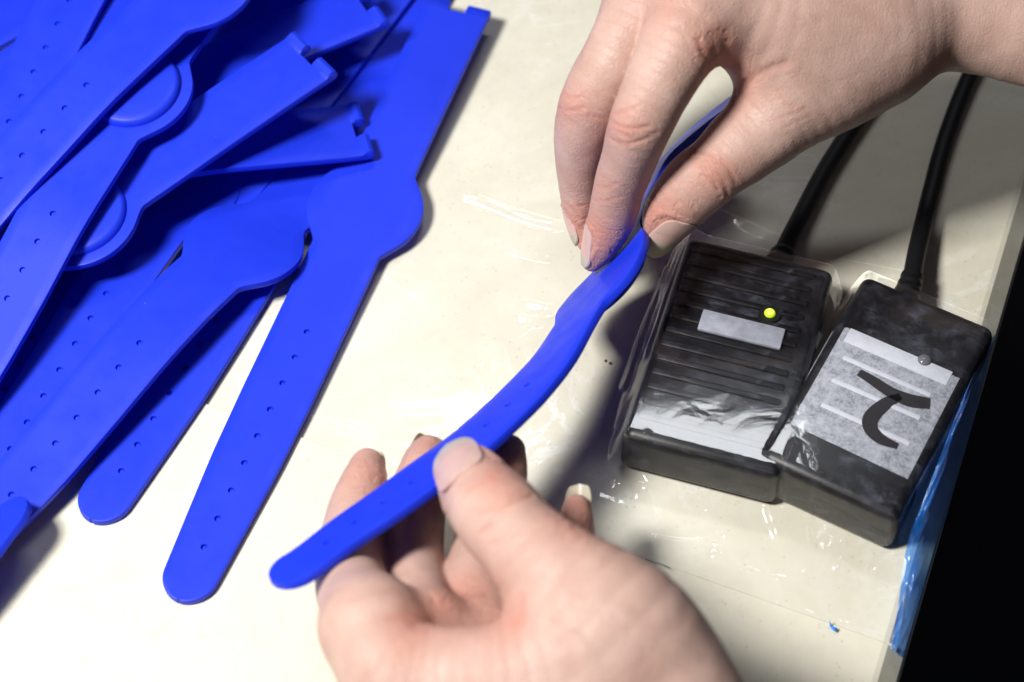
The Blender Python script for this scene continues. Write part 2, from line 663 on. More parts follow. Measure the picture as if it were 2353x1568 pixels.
def band_mesh(rib):
    rows = np.array(ROWS)
    w = half_width(rows)
    e = 0.05
    dw = (half_width(rows + e) - half_width(np.maximum(rows - e, TIP + 0.001))) / (2 * e)
    dw = np.clip(dw, -30, 30)
    nl = np.sqrt(1 + dw * dw)
    ns, nt_ = -dw / nl, 1 / nl
    nr = len(rows)
    cols = 8
    S, T, N = [], [], []

    def add(s, t, n):
        S.append(s); T.append(t); N.append(n)
        return len(S) - 1

    idx = {}
    for i in range(nr):
        for face, nz in (("t", TH / 2), ("b", -TH / 2)):
            bi = min(BEV, w[i] * 0.6)
            wi = max(w[i] - bi * nt_[i], 0.02)
            si = rows[i] - bi * ns[i]
            m = min(HA, wi * 0.3)
            ts = [-wi, -(wi * 0.66 + m * 0.34), -(wi * 0.33 + m * 0.67), -m, m, (wi * 0.33 + m * 0.67), (wi * 0.66 + m * 0.34), wi]
            for j, t in enumerate(ts):
                # rows bow back to the true row at the centre so hole cells stay square
                sj = rows[i] if j in (3, 4) and w[i] > 3 else si
                idx[face, i, j] = add(sj, t, nz)
        for side in (-1, 1):
            idx["u", i, side] = add(rows[i] - 0.3 * BEV * ns[i], side * (w[i] - 0.3 * BEV * nt_[i]), TH / 2 - 0.3 * BEV)
            idx["s", i, side] = add(rows[i], side * w[i], TH / 2 - BEV)
            idx["q", i, side] = add(rows[i], side * w[i], -TH / 2 + BEV)
            idx["v", i, side] = add(rows[i] - 0.3 * BEV * ns[i], side * (w[i] - 0.3 * BEV * nt_[i]), -TH / 2 + 0.3 * BEV)
    F = []
    holes = {}
    for h in HOLES:
        i = int(np.argmin(np.abs(rows - (h - HA))))
        holes[i] = h
    K = 16
    for i in range(nr - 1):
        for j in range(cols - 1):
            if j == 3 and i in holes:
                h = holes[i]
                ring = {}
                for face, nz in (("t", TH / 2), ("b", -TH / 2)):
                    ring[face] = [add(h + HR * math.cos(2 * math.pi * k / K), HR * math.sin(2 * math.pi * k / K), nz) for k in range(K)]
                    # lip slightly inside
                ring["m"] = [add(h + HR * 0.93 * math.cos(2 * math.pi * k / K), HR * 0.93 * math.sin(2 * math.pi * k / K), TH / 2 - 0.25) for k in range(K)]
                for face in "tb":
                    # square corners in the order of angles 45,135,225,315 deg (s,t)
                    cr = [idx[face, i + 1, 4], idx[face, i, 4], idx[face, i, 3], idx[face, i + 1, 3]]
                    rg = ring[face]
                    for q in range(4):
                        c = cr[q]
                        k0 = q * 4
                        seq = [rg[(k0 + a) % K] for a in range(5)]
                        for a in range(4):
                            f = (c, seq[a + 1], seq[a])
                            F.append(f if face == "t" else f[::-1])
                        f = (c, cr[(q + 1) % 4], seq[4])
                        F.append(f if face == "t" else f[::-1])
                ring["c"] = [add(h + HR * 0.86 * math.cos(2 * math.pi * k / K), HR * 0.86 * math.sin(2 * math.pi * k / K), 0.15) for k in range(K)]
                ring["d"] = [add(h + HR * 0.86 * math.cos(2 * math.pi * k / K), HR * 0.86 * math.sin(2 * math.pi * k / K), -0.15) for k in range(K)]
                for k in range(K):
                    k2 = (k + 1) % K
                    F.append((ring["t"][k], ring["t"][k2], ring["m"][k2], ring["m"][k]))
                    F.append((ring["m"][k], ring["m"][k2], ring["c"][k2], ring["c"][k]))
                    F.append((ring["d"][k], ring["d"][k2], ring["b"][k2], ring["b"][k]))
                F.append(tuple(ring["c"]))
                F.append(tuple(reversed(ring["d"])))
                continue
            F.append((idx["t", i, j], idx["t", i, j + 1], idx["t", i + 1, j + 1], idx["t", i + 1, j])[::-1])
            F.append((idx["b", i, j], idx["b", i, j + 1], idx["b", i + 1, j + 1], idx["b", i + 1, j]))
        for side, col in ((-1, 0), (1, cols - 1)):
            seq = [("t", col), ("u", side), ("s", side), ("q", side), ("v", side), ("b", col)]
            for (a, ca), (b_, cb) in zip(seq[:-1], seq[1:]):
                f = (idx[a, i, ca], idx[b_, i, cb], idx[b_, i + 1, cb], idx[a, i + 1, ca])
                F.append(f if side < 0 else f[::-1])
    # caps
    for i in (0, nr - 1):
        loop = [idx["t", i, j] for j in range(cols)] + [idx["u", i, 1], idx["s", i, 1], idx["q", i, 1], idx["v", i, 1]] \
            + [idx["b", i, j] for j in reversed(range(cols))] + [idx["v", i, -1], idx["q", i, -1], idx["s", i, -1], idx["u", i, -1]]
        F.append(tuple(loop) if i else tuple(reversed(loop)))
    V = rib(np.array(S), np.array(T), np.array(N))
    return V, F


def disc_mesh(rib, up):
    sg = 1 if up else -1
    prof = [(12.3, TH / 2 - 0.4), (12.2, TH / 2 + 0.5), (12.0, TH / 2 + 1.2), (11.6, TH / 2 + 1.7), (11.0, TH / 2 + 2.0), (9.6, TH / 2 + 2.1), (6, TH / 2 + 2.15), (3, TH / 2 + 2.18)]
    K = 56
    S, T, N = [], [], []
    for r, n in prof:
        for k in range(K):
            a = 2 * math.pi * k / K
            S.append(LOBE + r * math.cos(a)); T.append(r * math.sin(a)); N.append(sg * n)
    S.append(LOBE); T.append(0); N.append(sg * (TH / 2 + 2.19))
    F = []
    for i in range(len(prof) - 1):
        for k in range(K):
            k2 = (k + 1) % K
            f = (i * K + k, i * K + k2, (i + 1) * K + k2, (i + 1) * K + k)
            F.append(f if not up else f[::-1])
    b = (len(prof) - 1) * K
    for k in range(K):
        f = (b + k, b + (k + 1) % K, len(S) - 1)
        F.append(f if not up else f[::-1])
    return rib(np.array(S), np.array(T), np.array(N)), F


def knuckle_mesh(rib, side, up):
    """Barrel on one corner of the hinge end: a short plate that ends in a rounded lip."""
    sg = 1 if up else -1
    prof = [(END - 0.4, TH / 2 - 0.02), (END + 0.4, TH / 2 + 0.12), (END + 1.0, TH / 2 + 0.75), (END + 2.2, TH / 2 + 1.15), (END + 3.2, TH / 2 + 0.75),
            (END + 3.6, 0.7), (END + 3.7, 0.0), (END + 3.5, -0.6), (END + 3.0, -TH / 2 + 0.02), (END - 0.4, -TH / 2 + 0.03)]
    ts = [2.5, 2.75, 8.9, 9.2]
    ins = [0.25, 0.0, 0.0, 0.25]
    S, T, N = [], [], []
    for t, q in zip(ts, ins):
        for s, n in prof:
            ss = s if s < END else s - q
            nn = n * (1 - 0.22 * (q > 0)) if s > END else n
            S.append(ss); T.append(side * t); N.append(sg * nn)
    m = len(prof)
    F = []
    for i in range(len(ts) - 1):
        for k in range(m):
            k2 = (k + 1) % m
            F.append((i * m + k, i * m + k2, (i + 1) * m + k2, (i + 1) * m + k))
    F.append(tuple(range(m)))
    F.append(tuple((len(ts) - 1) * m + k for k in range(m)))
    return rib(np.array(S), np.array(T), np.array(N)), F


def fix_normals(o):
    bm = bmesh.new()
    bm.from_mesh(o.data)
    bmesh.ops.recalc_face_normals(bm, faces=bm.faces)
    bm.to_mesh(o.data)
    bm.free()
    o.data.shade_smooth()
    o.data.set_sharp_from_angle(angle=math.radians(38))


def build_band(rib, disc_up, label, group, name="wristband", thin_end=True):
    base = rib(np.array([LOBE]), np.array([0.0]), np.array([0.0]))[0]
    root = empty(name, (base[0], base[1], base[2]))
    tag(root, label, "wristband", group)
    V, F = band_mesh(rib)
    o = mesh_obj("strap", V - base, F, M_BLUE, root)
    fix_normals(o)
    V, F = disc_mesh(rib, disc_up)
    o = mesh_obj("raised_disc", V - base, F, M_BLUE, root)
    if thin_end:
        for side in (-1, 1):
            V, F = knuckle_mesh(rib, side, disc_up)
            o = mesh_obj("hinge_knuckle", V - base, F, M_BLUE, root)
            fix_normals(o)
    return root


def straight_ribbon(pa, sa, za, pb, sb, zb, knots=None, roll=0.0, roll_end=None):
    """Stiff-in-plan band: straight in plan through two pixels at two stations, with a height profile.
    pa,pb pixels; sa,sb stations (mm); za,zb heights (mm) at those stations; knots extra (s,z)."""
    A, B = P(*pa, za * MM), P(*pb, zb * MM)
    u = nrm((B - A)[:2] * (1 if sb > sa else -1))
    ks = sorted((knots or []) + [(sa, za), (sb, zb)])
    S = np.arange(TIP - 1, END + 6, 1.0)
    kz = np.array(ks)
    # smooth height profile (linear, then blurred)
    z = np.interp(S, kz[:, 0], kz[:, 1])
    ker = np.hanning(27); ker /= ker.sum()
    z = np.convolve(np.pad(z, 13, mode='reflect', reflect_type='odd'), ker, mode='valid')
    dz = np.gradient(z, S)
    dx = np.sqrt(np.clip(1 - dz * dz, 0.2, 1))
    X = np.concatenate([[0], np.cumsum(0.5 * (dx[1:] + dx[:-1]))])
    X -= np.interp(sa, S, X)
    Cn = np.zeros((len(S), 3))
    Cn[:, :2] = A[:2] + np.outer(X * MM, u)
    Cn[:, 2] = z * MM
    T = np.gradient(Cn, axis=0); T /= np.linalg.norm(T, axis=1)[:, None]
    side = np.array([-u[1], u[0], 0.0])
    N0 = np.cross(T, side); N0 /= np.linalg.norm(N0, axis=1)[:, None]
    N0 *= np.sign(N0[:, 2:3])
    r = np.radians(np.interp(S, [TIP, END], [roll, roll if roll_end is None else roll_end]))[:, None]
    W = side * np.cos(r) + N0 * np.sin(r)
    N = N0 * np.cos(r) - side * np.sin(r)
    return Ribbon(S, Cn, T, W, N)


PILE = "blue wristbands heaped on the table"
BANDS = [
    ((-20, 960), 40, 1.3, (130, 690), 72, 1.3, [(-14, 1.2), (178, 1.3)], 0, 0, False,  # added filler band: hides bright stone so the deep gap reads as shade
     "lowest blue wristband, a dark sliver in the gap at the left border"),
    ((640, 300), 22, 2.4, (880, -20), 67, 3.4, [(-14, 1.2)], 0, 0, False,
     "dark shaded blue wristband deep under the hinge ends near the upper border"),
    ((470, 130), 110, 6.0, (680, -120), 150, 7.0, [(-14, 3)], 0, 0, False,
     "dark shaded blue wristband lying under the topmost lobe"),
    # pa, sa, za, pb, sb, zb, knots, roll, roll_end, disc_up, label
    ((470, 1262), 0, 1.2, (835, 490), 104.5, 3.4, [(-14, 1.1), (40, 1.4), (75, 2.0), (140, 5.6), (176, 6.4)], 0, 0, False,
     "rightmost blue wristband of the heap, lying whole on the cream stone, rounded tip nearest"),
    ((280, 1087), 0, 1.2, (426, 851), 32, 1.2, [(-14, 1.1), (104, 1.3), (178, 1.2)], 0, 0, False,
     "blue wristband whose rounded tip lies flat between the two neighbouring straps at lower left"),
    ((80, 1083), 24, 6.0, (322, 792), 64, 10.6, [(-14, 4.0), (82, 10.6), (104, 7.2), (118, 3.2), (130, 1.3), (178, 1.1)], 0, 0, False,
     "blue wristband with plain smooth lobe, second from the right, strap running to left border"),
    ((102, 915), 32, 4.0, (245, 678), 64, 5.9, [(-14, 3), (84, 4), (104, 2.0), (178, 1.2)], 0, 0, False,
     "half covered blue wristband strap with holes, showing between two straps at the left"),
    ((307, 414), 121, 19, (776, 98), 178, 26, [(-14, 6), (60, 11), (104.5, 17), (150, 23.0)], 0, 0, True,
     "blue wristband with raised disc half hidden, its two hinge knuckles pointing to the upper right"),
    ((833, 304), 178, 7.6, (440, 342), 136, 15.0, [(-14, 6), (60, 12), (104, 16)], 0, 0, True,
     "blue wristband end with two hinge knuckles resting across the rightmost wristband"),
    ((20, 690), 40, 17, (126, 490), 64, 23.8, [(-14, 4), (104.5, 28.6), (140, 30), (178, 30)], 0, 0, True,
     "blue wristband showing half of its raised round disc beside the topmost strap"),
    ((5, 416), 32, 25.5, (199, 200), 64, 34.0, [(-14, 8), (104.5, 39.5), (140, 42), (178, 40)], 0, 0, False,
     "topmost blue wristband, its broad smooth lobe cut by the upper picture border"),
    ((23, 283), 16, 18, (159, 9), 56, 23.5, [(-14, 12), (104, 26), (178, 26)], 0, 0, False,
     "blue wristband strap with holes in the upper left corner, left of the topmost one"),
    ((852, 11), 178, 17, (560, 130), 146, 16, [(-14, 5), (100, 12)], 0, 0, True,
     "blue wristband end whose single lit knuckle sticks out behind the uppermost hinge end"),
    ((640, 110), 16, 14, (735, -50), 36, 15, [(-14, 10), (100, 16)], 0, 0, False,
     "shaded blue wristband crossing the upper border between lobe and hinge ends"),
    ((-60, 80), 60, 9, (70, 10), 80, 9, [(-14, 6), (178, 12)], 0, 0, False,
     "blue wristband glimpsed in the extreme upper left corner"),
    ((322, -14), 178, 20, (200, 60), 164, 20, [(-14, 9), (100, 15)], 0, 0, True,
     "blue hinge end peeping out between the two uppermost straps at the upper border"),
    ((28, 1180), -10, 11, (-90, 1330), 10, 9, [(40, 7), (178, 5)], 34, 15, False,
     "dark rounded wristband tip poking in at the left border above the lowest strap"),
]
for (pa, sa, za, pb, sb, zb, kn, ro, ro2, up, lab) in BANDS:
    rb_ = straight_ribbon(pa, sa, za, pb, sb, zb, kn, ro, ro2)
    print(lab[:50], project(rb_(np.array([TIP, LOBE, END]), np.zeros(3), np.zeros(3))).round().tolist())
    build_band(rb_, up, lab, PILE)

# the band held between the hands: centre line in pixels + height (mm), and how far the face turns edge-on
HELD = [  # px, py, z, turn (deg)
    (625, 1340, 46, 58), (695, 1300, 45.5, 61), (790, 1230, 44, 63), (880, 1168, 42.5, 64), (977, 1098, 40.5, 65), (1060, 1038, 38.5, 65),
    (1130, 978, 36.5, 65), (1205, 905, 34, 65), (1268, 830, 31.5, 66), (1325, 742, 29, 69), (1385, 650, 27, 72), (1436, 560, 25.5, 77), (1478, 462, 24.5, 80),
    (1524, 382, 24, 86), (1598, 308, 24, 86), (1685, 240, 24, 84), (1790, 175, 24, 80)]


def held_ribbon():
    pts = np.array([P(a, b, z * MM) for a, b, z, _ in HELD])
    ph = np.array([t for *_, t in HELD], float)
    Q = catmull(np.hstack([pts, ph[:, None]]), 24)
    d = np.concatenate([[0], np.cumsum(np.linalg.norm(np.diff(Q[:, :3], axis=0), axis=1))]) * 1000
    S = np.arange(0, min(d[-1], END - TIP + 6), 1.0)
    Cn = np.stack([np.interp(S, d, Q[:, i]) for i in range(3)], 1)
    ph = np.radians(np.interp(S, d, Q[:, 3]))[:, None]
    T = np.gradient(Cn, axis=0); T /= np.linalg.norm(T, axis=1)[:, None]
    view = CAM - Cn; view /= np.linalg.norm(view, axis=1)[:, None]
    u = np.cross(T, view); u /= np.linalg.norm(u, axis=1)[:, None]      # across, right-hand side in the picture
    v = np.cross(u, T)
    v *= np.sign(np.sum(v * view, 1))[:, None]
    W = u * np.cos(ph) + v * np.sin(ph)
    N = np.cross(W, T)
    N *= np.sign(np.sum(N * view, 1))[:, None]
    return Ribbon(S + TIP, Cn, T, W, N), d[-1]


HRIB, hl = held_ribbon()
print("held length", hl, "lobe at", project(HRIB(np.array([LOBE]), np.array([0.]), np.array([0.]))))
build_band(HRIB, False, "bent blue wristband held in the air between both hands", None)

# ------------------------------------------------------------------ readers
READERS = []


def reader_frame(TL, TR, BR, BL, H):
    q = [P(*c, H) for c in (TL, TR, BR, BL)]
    c = sum(q) / 4
    ex = nrm(((q[1] - q[0]) + (q[2] - q[3]))[:2])
    ey = np.array([-ex[1], ex[0]])
    w = (np.linalg.norm(q[1] - q[0]) + np.linalg.norm(q[2] - q[3])) / 2
    l = (np.linalg.norm(q[0] - q[3]) + np.linalg.norm(q[1] - q[2])) / 2
    return c, ex, ey, w, l


def rounded_box(w, l, h, r, taper=0.0, seg=4):
    bm = bmesh.new()
    bmesh.ops.create_cube(bm, size=1.0)
    for v in bm.verts:
        k = 1 - taper if v.co.z > 0 else 1
        v.co = Vector((v.co.x * w * k, v.co.y * l * k, v.co.z * h))
    bmesh.ops.bevel(bm, geom=list(bm.edges), offset=r, segments=seg, profile=0.5, affect='EDGES')
    return bm


def place(o, c, ex, z, parent):
    o.location = (0, 0, z)
    return o


def loc_xy(fr, px, py, z):
    c, ex, ey, w, l = fr
    p = P(px, py, z)
    d = p[:2] - c[:2]
    return float(d @ ex), float(d @ ey)


def reader(label, TL, TR, BR, BL, H):
    fr = reader_frame(TL, TR, BR, BL, H)
    c, ex, ey, w, l = fr
    root = empty("card_reader", (c[0], c[1], 0.0))
    root.rotation_euler = (0, 0, math.atan2(ex[1], ex[0]))
    tag(root, label, "card reader", "black card readers under the film")
    bm = rounded_box(w + 0.002, l + 0.002, H, 0.0026, 0.015)
    o = bm_obj("housing", bm, M_BLACK, root)
    o.location = (0, 0, H / 2)
    READERS.append((c[:2], ex, ey, w + 0.002, l + 0.002, H))
    return root, fr


H1 = 0.0140
rl, fl_ = reader("black ribbed card reader with lit yellow green light, left of the pair",
                 (1612, 545), (1921, 627), (1777, 1080), (1408, 995), H1)
for y in np.linspace(-0.40, 0.44, 13):
    bm = rounded_box(fl_[3] * 0.86, 0.0017, 0.0012, 0.0005, 0, 2)
    o = bm_obj("rib", bm, M_BLACK, rl)
    o.location = (-0.001, y * fl_[4], H1 + 0.0001)
x, y = loc_xy(fl_, 1703, 762, H1)
bm = rounded_box(0.0205, 0.0062, 0.0012, 0.0004, 0, 2)
o = bm_obj("sticker", bm, M_STRIP, rl)
o.location = (x, y, H1 + 0.0007)
x, y = loc_xy(fl_, 1768, 725, H1)
bm = bmesh.new()
bmesh.ops.create_cone(bm, cap_ends=True, segments=28, radius1=0.0028, radius2=0.0026, depth=0.0010)
o = bm_obj("light_socket", bm, M_CABLE, rl)
o.location = (x, y, H1 + 0.0003)
bm = bmesh.new()
bmesh.ops.create_uvsphere(bm, u_segments=24, v_segments=12, radius=0.0014)
for v in bm.verts:
    v.co.z *= 0.6
o2 = bm_obj("light", bm, M_LED_RIM, rl)
o2.location = (x, y, H1 + 0.0009)
o2["label"] = "lit yellow green indicator light"
bm = bmesh.new()
bmesh.ops.create_uvsphere(bm, u_segments=20, v_segments=10, radius=0.0010)
for v in bm.verts:
    v.co.z *= 0.6
o3 = bm_obj("light_core", bm, M_LED_ON, o2)
o3.location = (0, 0, 0.00042)

H2 = 0.0150
rr, fr_ = reader("black card reader wrapped with grey paper tape bearing a marker sign, right of the pair",
                 (1957, 616), (2256, 746), (2088, 1196), (1793, 1066), H2)
# tape: follows the top, over both long edges and down the sides
x0, y0 = loc_xy(fr_, 2047, 800, H2)     # upper edge centre
x1, y1 = loc_xy(fr_, 1975, 1050, H2)    # lower edge centre
hw = (fr_[3] + 0.002) / 2 * 0.985
t = 0.00022
prof = [(-hw - 0.0007, 0.0035), (-hw - 0.0004, H2 - 0.0034), (-hw + 0.0008, H2 - 0.0008), (-hw + 0.0029, H2 + t), (0, H2 + t + 0.00003),
        (hw - 0.0029, H2 + t), (hw - 0.0008, H2 - 0.0008), (hw + 0.0004, H2 - 0.0034), (hw + 0.0007, 0.0035)]
V, F = [], []
NY = 10
for j in range(NY + 1):
    yy = y1 + (y0 - y1) * j / NY
    for i, (px_, pz_) in enumerate(prof):
        jit = 0.00035 * math.sin(i * 2.1 + 1) if j in (0, NY) else 0
        V.append((px_, yy + jit, pz_))
n = len(prof)
for j in range(NY):
    for i in range(n - 1):
        F.append((j * n + i, j * n + i + 1, (j + 1) * n + i + 1, (j + 1) * n + i))
tape = mesh_obj("paper_tape", V, F, M_TAPE, rr, sharp=60)
tape["label"] = "mottled grey paper tape wrapped round the reader"
bars = [((2028, 803), 0.60, 0.0044), ((2026, 845), 0.72, 0.0013), ((2010, 896), 0.70, 0.0013), ((1988, 948), 0.72, 0.0013), ((1968, 1000), 0.70, 0.0013)]
for k, ((bx, by), wf, hh) in enumerate(bars[:1] + [((2037, 866), 0.70, 0.0013), ((2012, 918), 0.72, 0.0013), ((1988, 976), 0.72, 0.0013)]):
    x, y = loc_xy(fr_, bx + (35 if k == 0 else 0), by + (18 if k == 0 else 0), H2)
    bm = rounded_box(fr_[3] * (0.80 if k == 0 else 0.68), hh, 0.0005, 0.00022, 0, 2)
    o = bm_obj("rib", bm, M_TAPE_L, rr)
    o.location = (x, y, H2 + 0.00017)
# marker strokes (flat ink on the tape)
SC = 0.5390


def z5(x, y):
    return 1342 + x * SC, 459.6 + y * SC


def ink(points, widths, z):
    pts = []
    for a, b in points:
        x, y = loc_xy(fr_, *z5(a, b), z)
        pts.append((x, y))
    C2 = catmull(np.array([(a, b, w) for (a, b), w in zip(pts, widths)]), 10)
    V, F = [], []
    for i in range(len(C2)):
        tg = C2[min(i + 1, len(C2) - 1)][:2] - C2[max(i - 1, 0)][:2]
        tg = nrm(tg)
        s = np.array([-tg[1], tg[0]])
        for sd in (-1, 1):
            for zz in (z, z + 0.00008):
                q = C2[i][:2] + s * sd * C2[i][2]
                V.append((q[0], q[1], zz))
    for i in range(len(C2) - 1):
        a, b = 4 * i, 4 * i + 4
        F += [(a + 1, a + 3, b + 3, b + 1), (a, a + 1, b + 1, b), (a + 3, a + 2, b + 2, b + 3)]
    F += [(0, 2, 3, 1), (len(V) - 4, len(V) - 3, len(V) - 1, len(V) - 2)]
    o = mesh_obj("marker_stroke", V, F, M_INK, tape, sharp=60)
    fix_normals(o)
    return o


zi = H2 + 0.00044
ink([(1172, 735), (1230, 770), (1310, 822), (1390, 855), (1474, 868)], [0.0010, 0.0013, 0.0015, 0.0018, 0.0015], zi)
ink([(1350, 838), (1285, 868), (1225, 925), (1222, 975), (1265, 1020), (1336, 1050)], [0.0009, 0.0015, 0.0018, 0.0017, 0.0014, 0.0008], zi)
x, y = loc_xy(fr_, 2124, 830, H2)
bm = bmesh.new()
bmesh.ops.create_uvsphere(bm, u_segments=20, v_segments=10, radius=0.0017)
for v in bm.verts:
    v.co.z *= 0.6
o = bm_obj("light", bm, M_LED_OFF, rr)
o.location = (x, y, H2 + 0.0003)
o["label"] = "unlit clear indicator light"


def cable(root, fr, pxs, zs, r, relief):
    c, ex, ey, w, l = fr
    pts = catmull(np.array([P(a, b, z) for (a, b), z in zip(pxs, zs)]), 12)
    d = pts - np.array([c[0], c[1], 0])
    loc = np.stack([d[:, 0] * ex[0] + d[:, 1] * ex[1], d[:, 0] * ey[0] + d[:, 1] * ey[1], d[:, 2]], 1)
    o = tube("cable", loc, [r] * len(loc), M_CABLE, root)
    if relief:
        n = relief
        rad = [r * (1.42 - 0.35 * i / n + (0.10 if i % 4 < 2 else 0)) for i in range(n)]
        tube("strain_relief", loc[:n], rad, M_CABLE, root)


cable(rl, fl_, [(1790, 606), (1812, 555), (1845, 490), (1895, 395), (1955, 300), (2030, 190), (2120, 60), (2200, -60)],
      [0.007, 0.006, 0.0045, 0.0035, 0.003, 0.003, 0.003, 0.003], 0.0025, 8)
cable(rr, fr_, [(2080, 690), (2095, 640), (2108, 575), (2133, 470), (2170, 330), (2218, 200), (2275, 80), (2330, -40)],
      [0.007, 0.0065, 0.005, 0.0035, 0.003, 0.003, 0.003, 0.003], 0.0024, 14)

# ------------------------------------------------------------------ clear film draped over the readers


def drape(x, y, pull=0.006):
    """Height of film draped over the readers (metres)."""
    h = np.zeros_like(x)
    for c, ex, ey, w, l, H in READERS:
        dx, dy = x - c[0], y - c[1]
        u = np.abs(dx * ex[0] + dy * ex[1]) - (w / 2 - 0.0016)
        v = np.abs(dx * ey[0] + dy * ey[1]) - (l / 2 - 0.0016)
        dist = np.sqrt(np.clip(u, 0, None) ** 2 + np.clip(v, 0, None) ** 2)
        t = np.clip(dist / pull, 0, 1)
        hh = (H + 0.0017) * (1 - t * t * (3 - 2 * t)) ** 0.75
        h = np.maximum(h, hh)
        # the film stays taut for a while before it settles on the stone
        h = np.maximum(h, 0.0046 * np.exp(-np.clip(dist - pull * 0.6, 0, None) / 0.016) * (dist > 0))
    return h


def fold_noise(pts, scale, seed=0.0):
    return np.array([noise.noise(Vector((p[0] * scale + seed, p[1] * scale - seed, seed))) for p in pts])


def ridge(pts, scale, seed):
    n = fold_noise(pts, scale, seed)
    return 1 - np.clip(np.abs(n) * 5.0, 0, 1)


def polyline_dist(px, line):
    line = catmull(np.array(line, float), 6)
    d = np.full(len(px), 1e9)
    for a, b in zip(line[:-1], line[1:]):
        ab = b - a
        t = np.clip(((px - a) @ ab) / (ab @ ab + 1e-9), 0, 1)
        e = px - a - t[:, None] * ab
        d = np.minimum(d, np.hypot(e[:, 0], e[:, 1]))
    return d


# creases pulled into the film: line in print pixels on the table plane, half width px, height mm
FOLDS = [
    ([(720, 948), (790, 990), (860, 1022), (960, 1040), (1040, 1050)], 8, 1.2), ([(735, 930), (830, 985), (960, 1020)], 7, 0.9),
    ([(1070, 457), (1120, 474), (1200, 500), (1285, 526)], 9, 1.3), ([(1090, 455), (1190, 506), (1270, 530)], 6, 0.8),
    ([(1190, 772), (1225, 745), (1265, 715)], 6, 0.5), ([(1213, 705), (1262, 718)], 9, 1.0), ([(1195, 738), (1237, 748)], 8, 0.9),
    ([(1370, 1160), (1430, 1182)], 12, 0.35), ([(1500, 1250), (1560, 1260), (1612, 1262)], 6, 0.35), ([(1390, 1092), (1432, 1098)], 6, 0.4),
    ([(1760, 1195), (1780, 1245), (1800, 1260)], 8, 1.0), ([(1850, 1240), (1862, 1290), (1850, 1320)], 7, 0.9), ([(2010, 1330), (2060, 1290)], 7, 0.9),
    ([(1620, 492), (1760, 556), (1920, 622), (2060, 650)], 9, 1.6), ([(1680, 470), (1800, 520), (1960, 600)], 7, 1.2),
    ([(1590, 610), (1530, 740), (1478, 880)], 7, 1.6), ([(1562, 600), (1490, 760), (1430, 920)], 8, 1.8), ([(1530, 650), (1470, 810), (1415, 1010)], 6, 1.2),
    ([(1600, 486), (1690, 458), (1790, 515), (1930, 605)], 6, 2.2),
    ([(1805, 1110), (1790, 1150), (1800, 1190)], 6, 1.3), ([(1862, 1180), (1852, 1230), (1860, 1262)], 6, 1.2), ([(1400, 1080), (1410, 1110), (1425, 1128)], 6, 1.0),
    ([(1480, 1085), (1490, 1120), (1520, 1140)], 6, 1.0), ([(2040, 1270), (2010, 1300), (1985, 1335)], 6, 1.2), ([(1640, 1150), (1700, 1180)], 7, 0.9),
    ([(1290, 640), (1330, 720), (1340, 800)], 7, 0.7), ([(1120, 560), (1180, 580), (1260, 600)], 8, 0.6), ([(1010, 700), (1080, 760), (1100, 830)], 9, 0.6),
    ([(1930, 1310), (1990, 1345), (2040, 1370)], 6, 0.7), ([(1640, 1290), (1720, 1330), (1800, 1350)], 7, 0.5), ([(2130, 620), (2180, 660), (2240, 740)], 7, 1.5),
    ([(1790, 1400), (1900, 1440), (2050, 1480)], 6, 0.7), ([(1560, 660), (1500, 800), (1440, 960)], 9, 1.2), ([(1600, 620), (1540, 760), (1470, 900)], 7, 0.9),
    ([(850, 905), (930, 925), (1080, 900)], 50, 0.34), ([(840, 945), (930, 965), (1010, 960)], 16, 0.12),
]


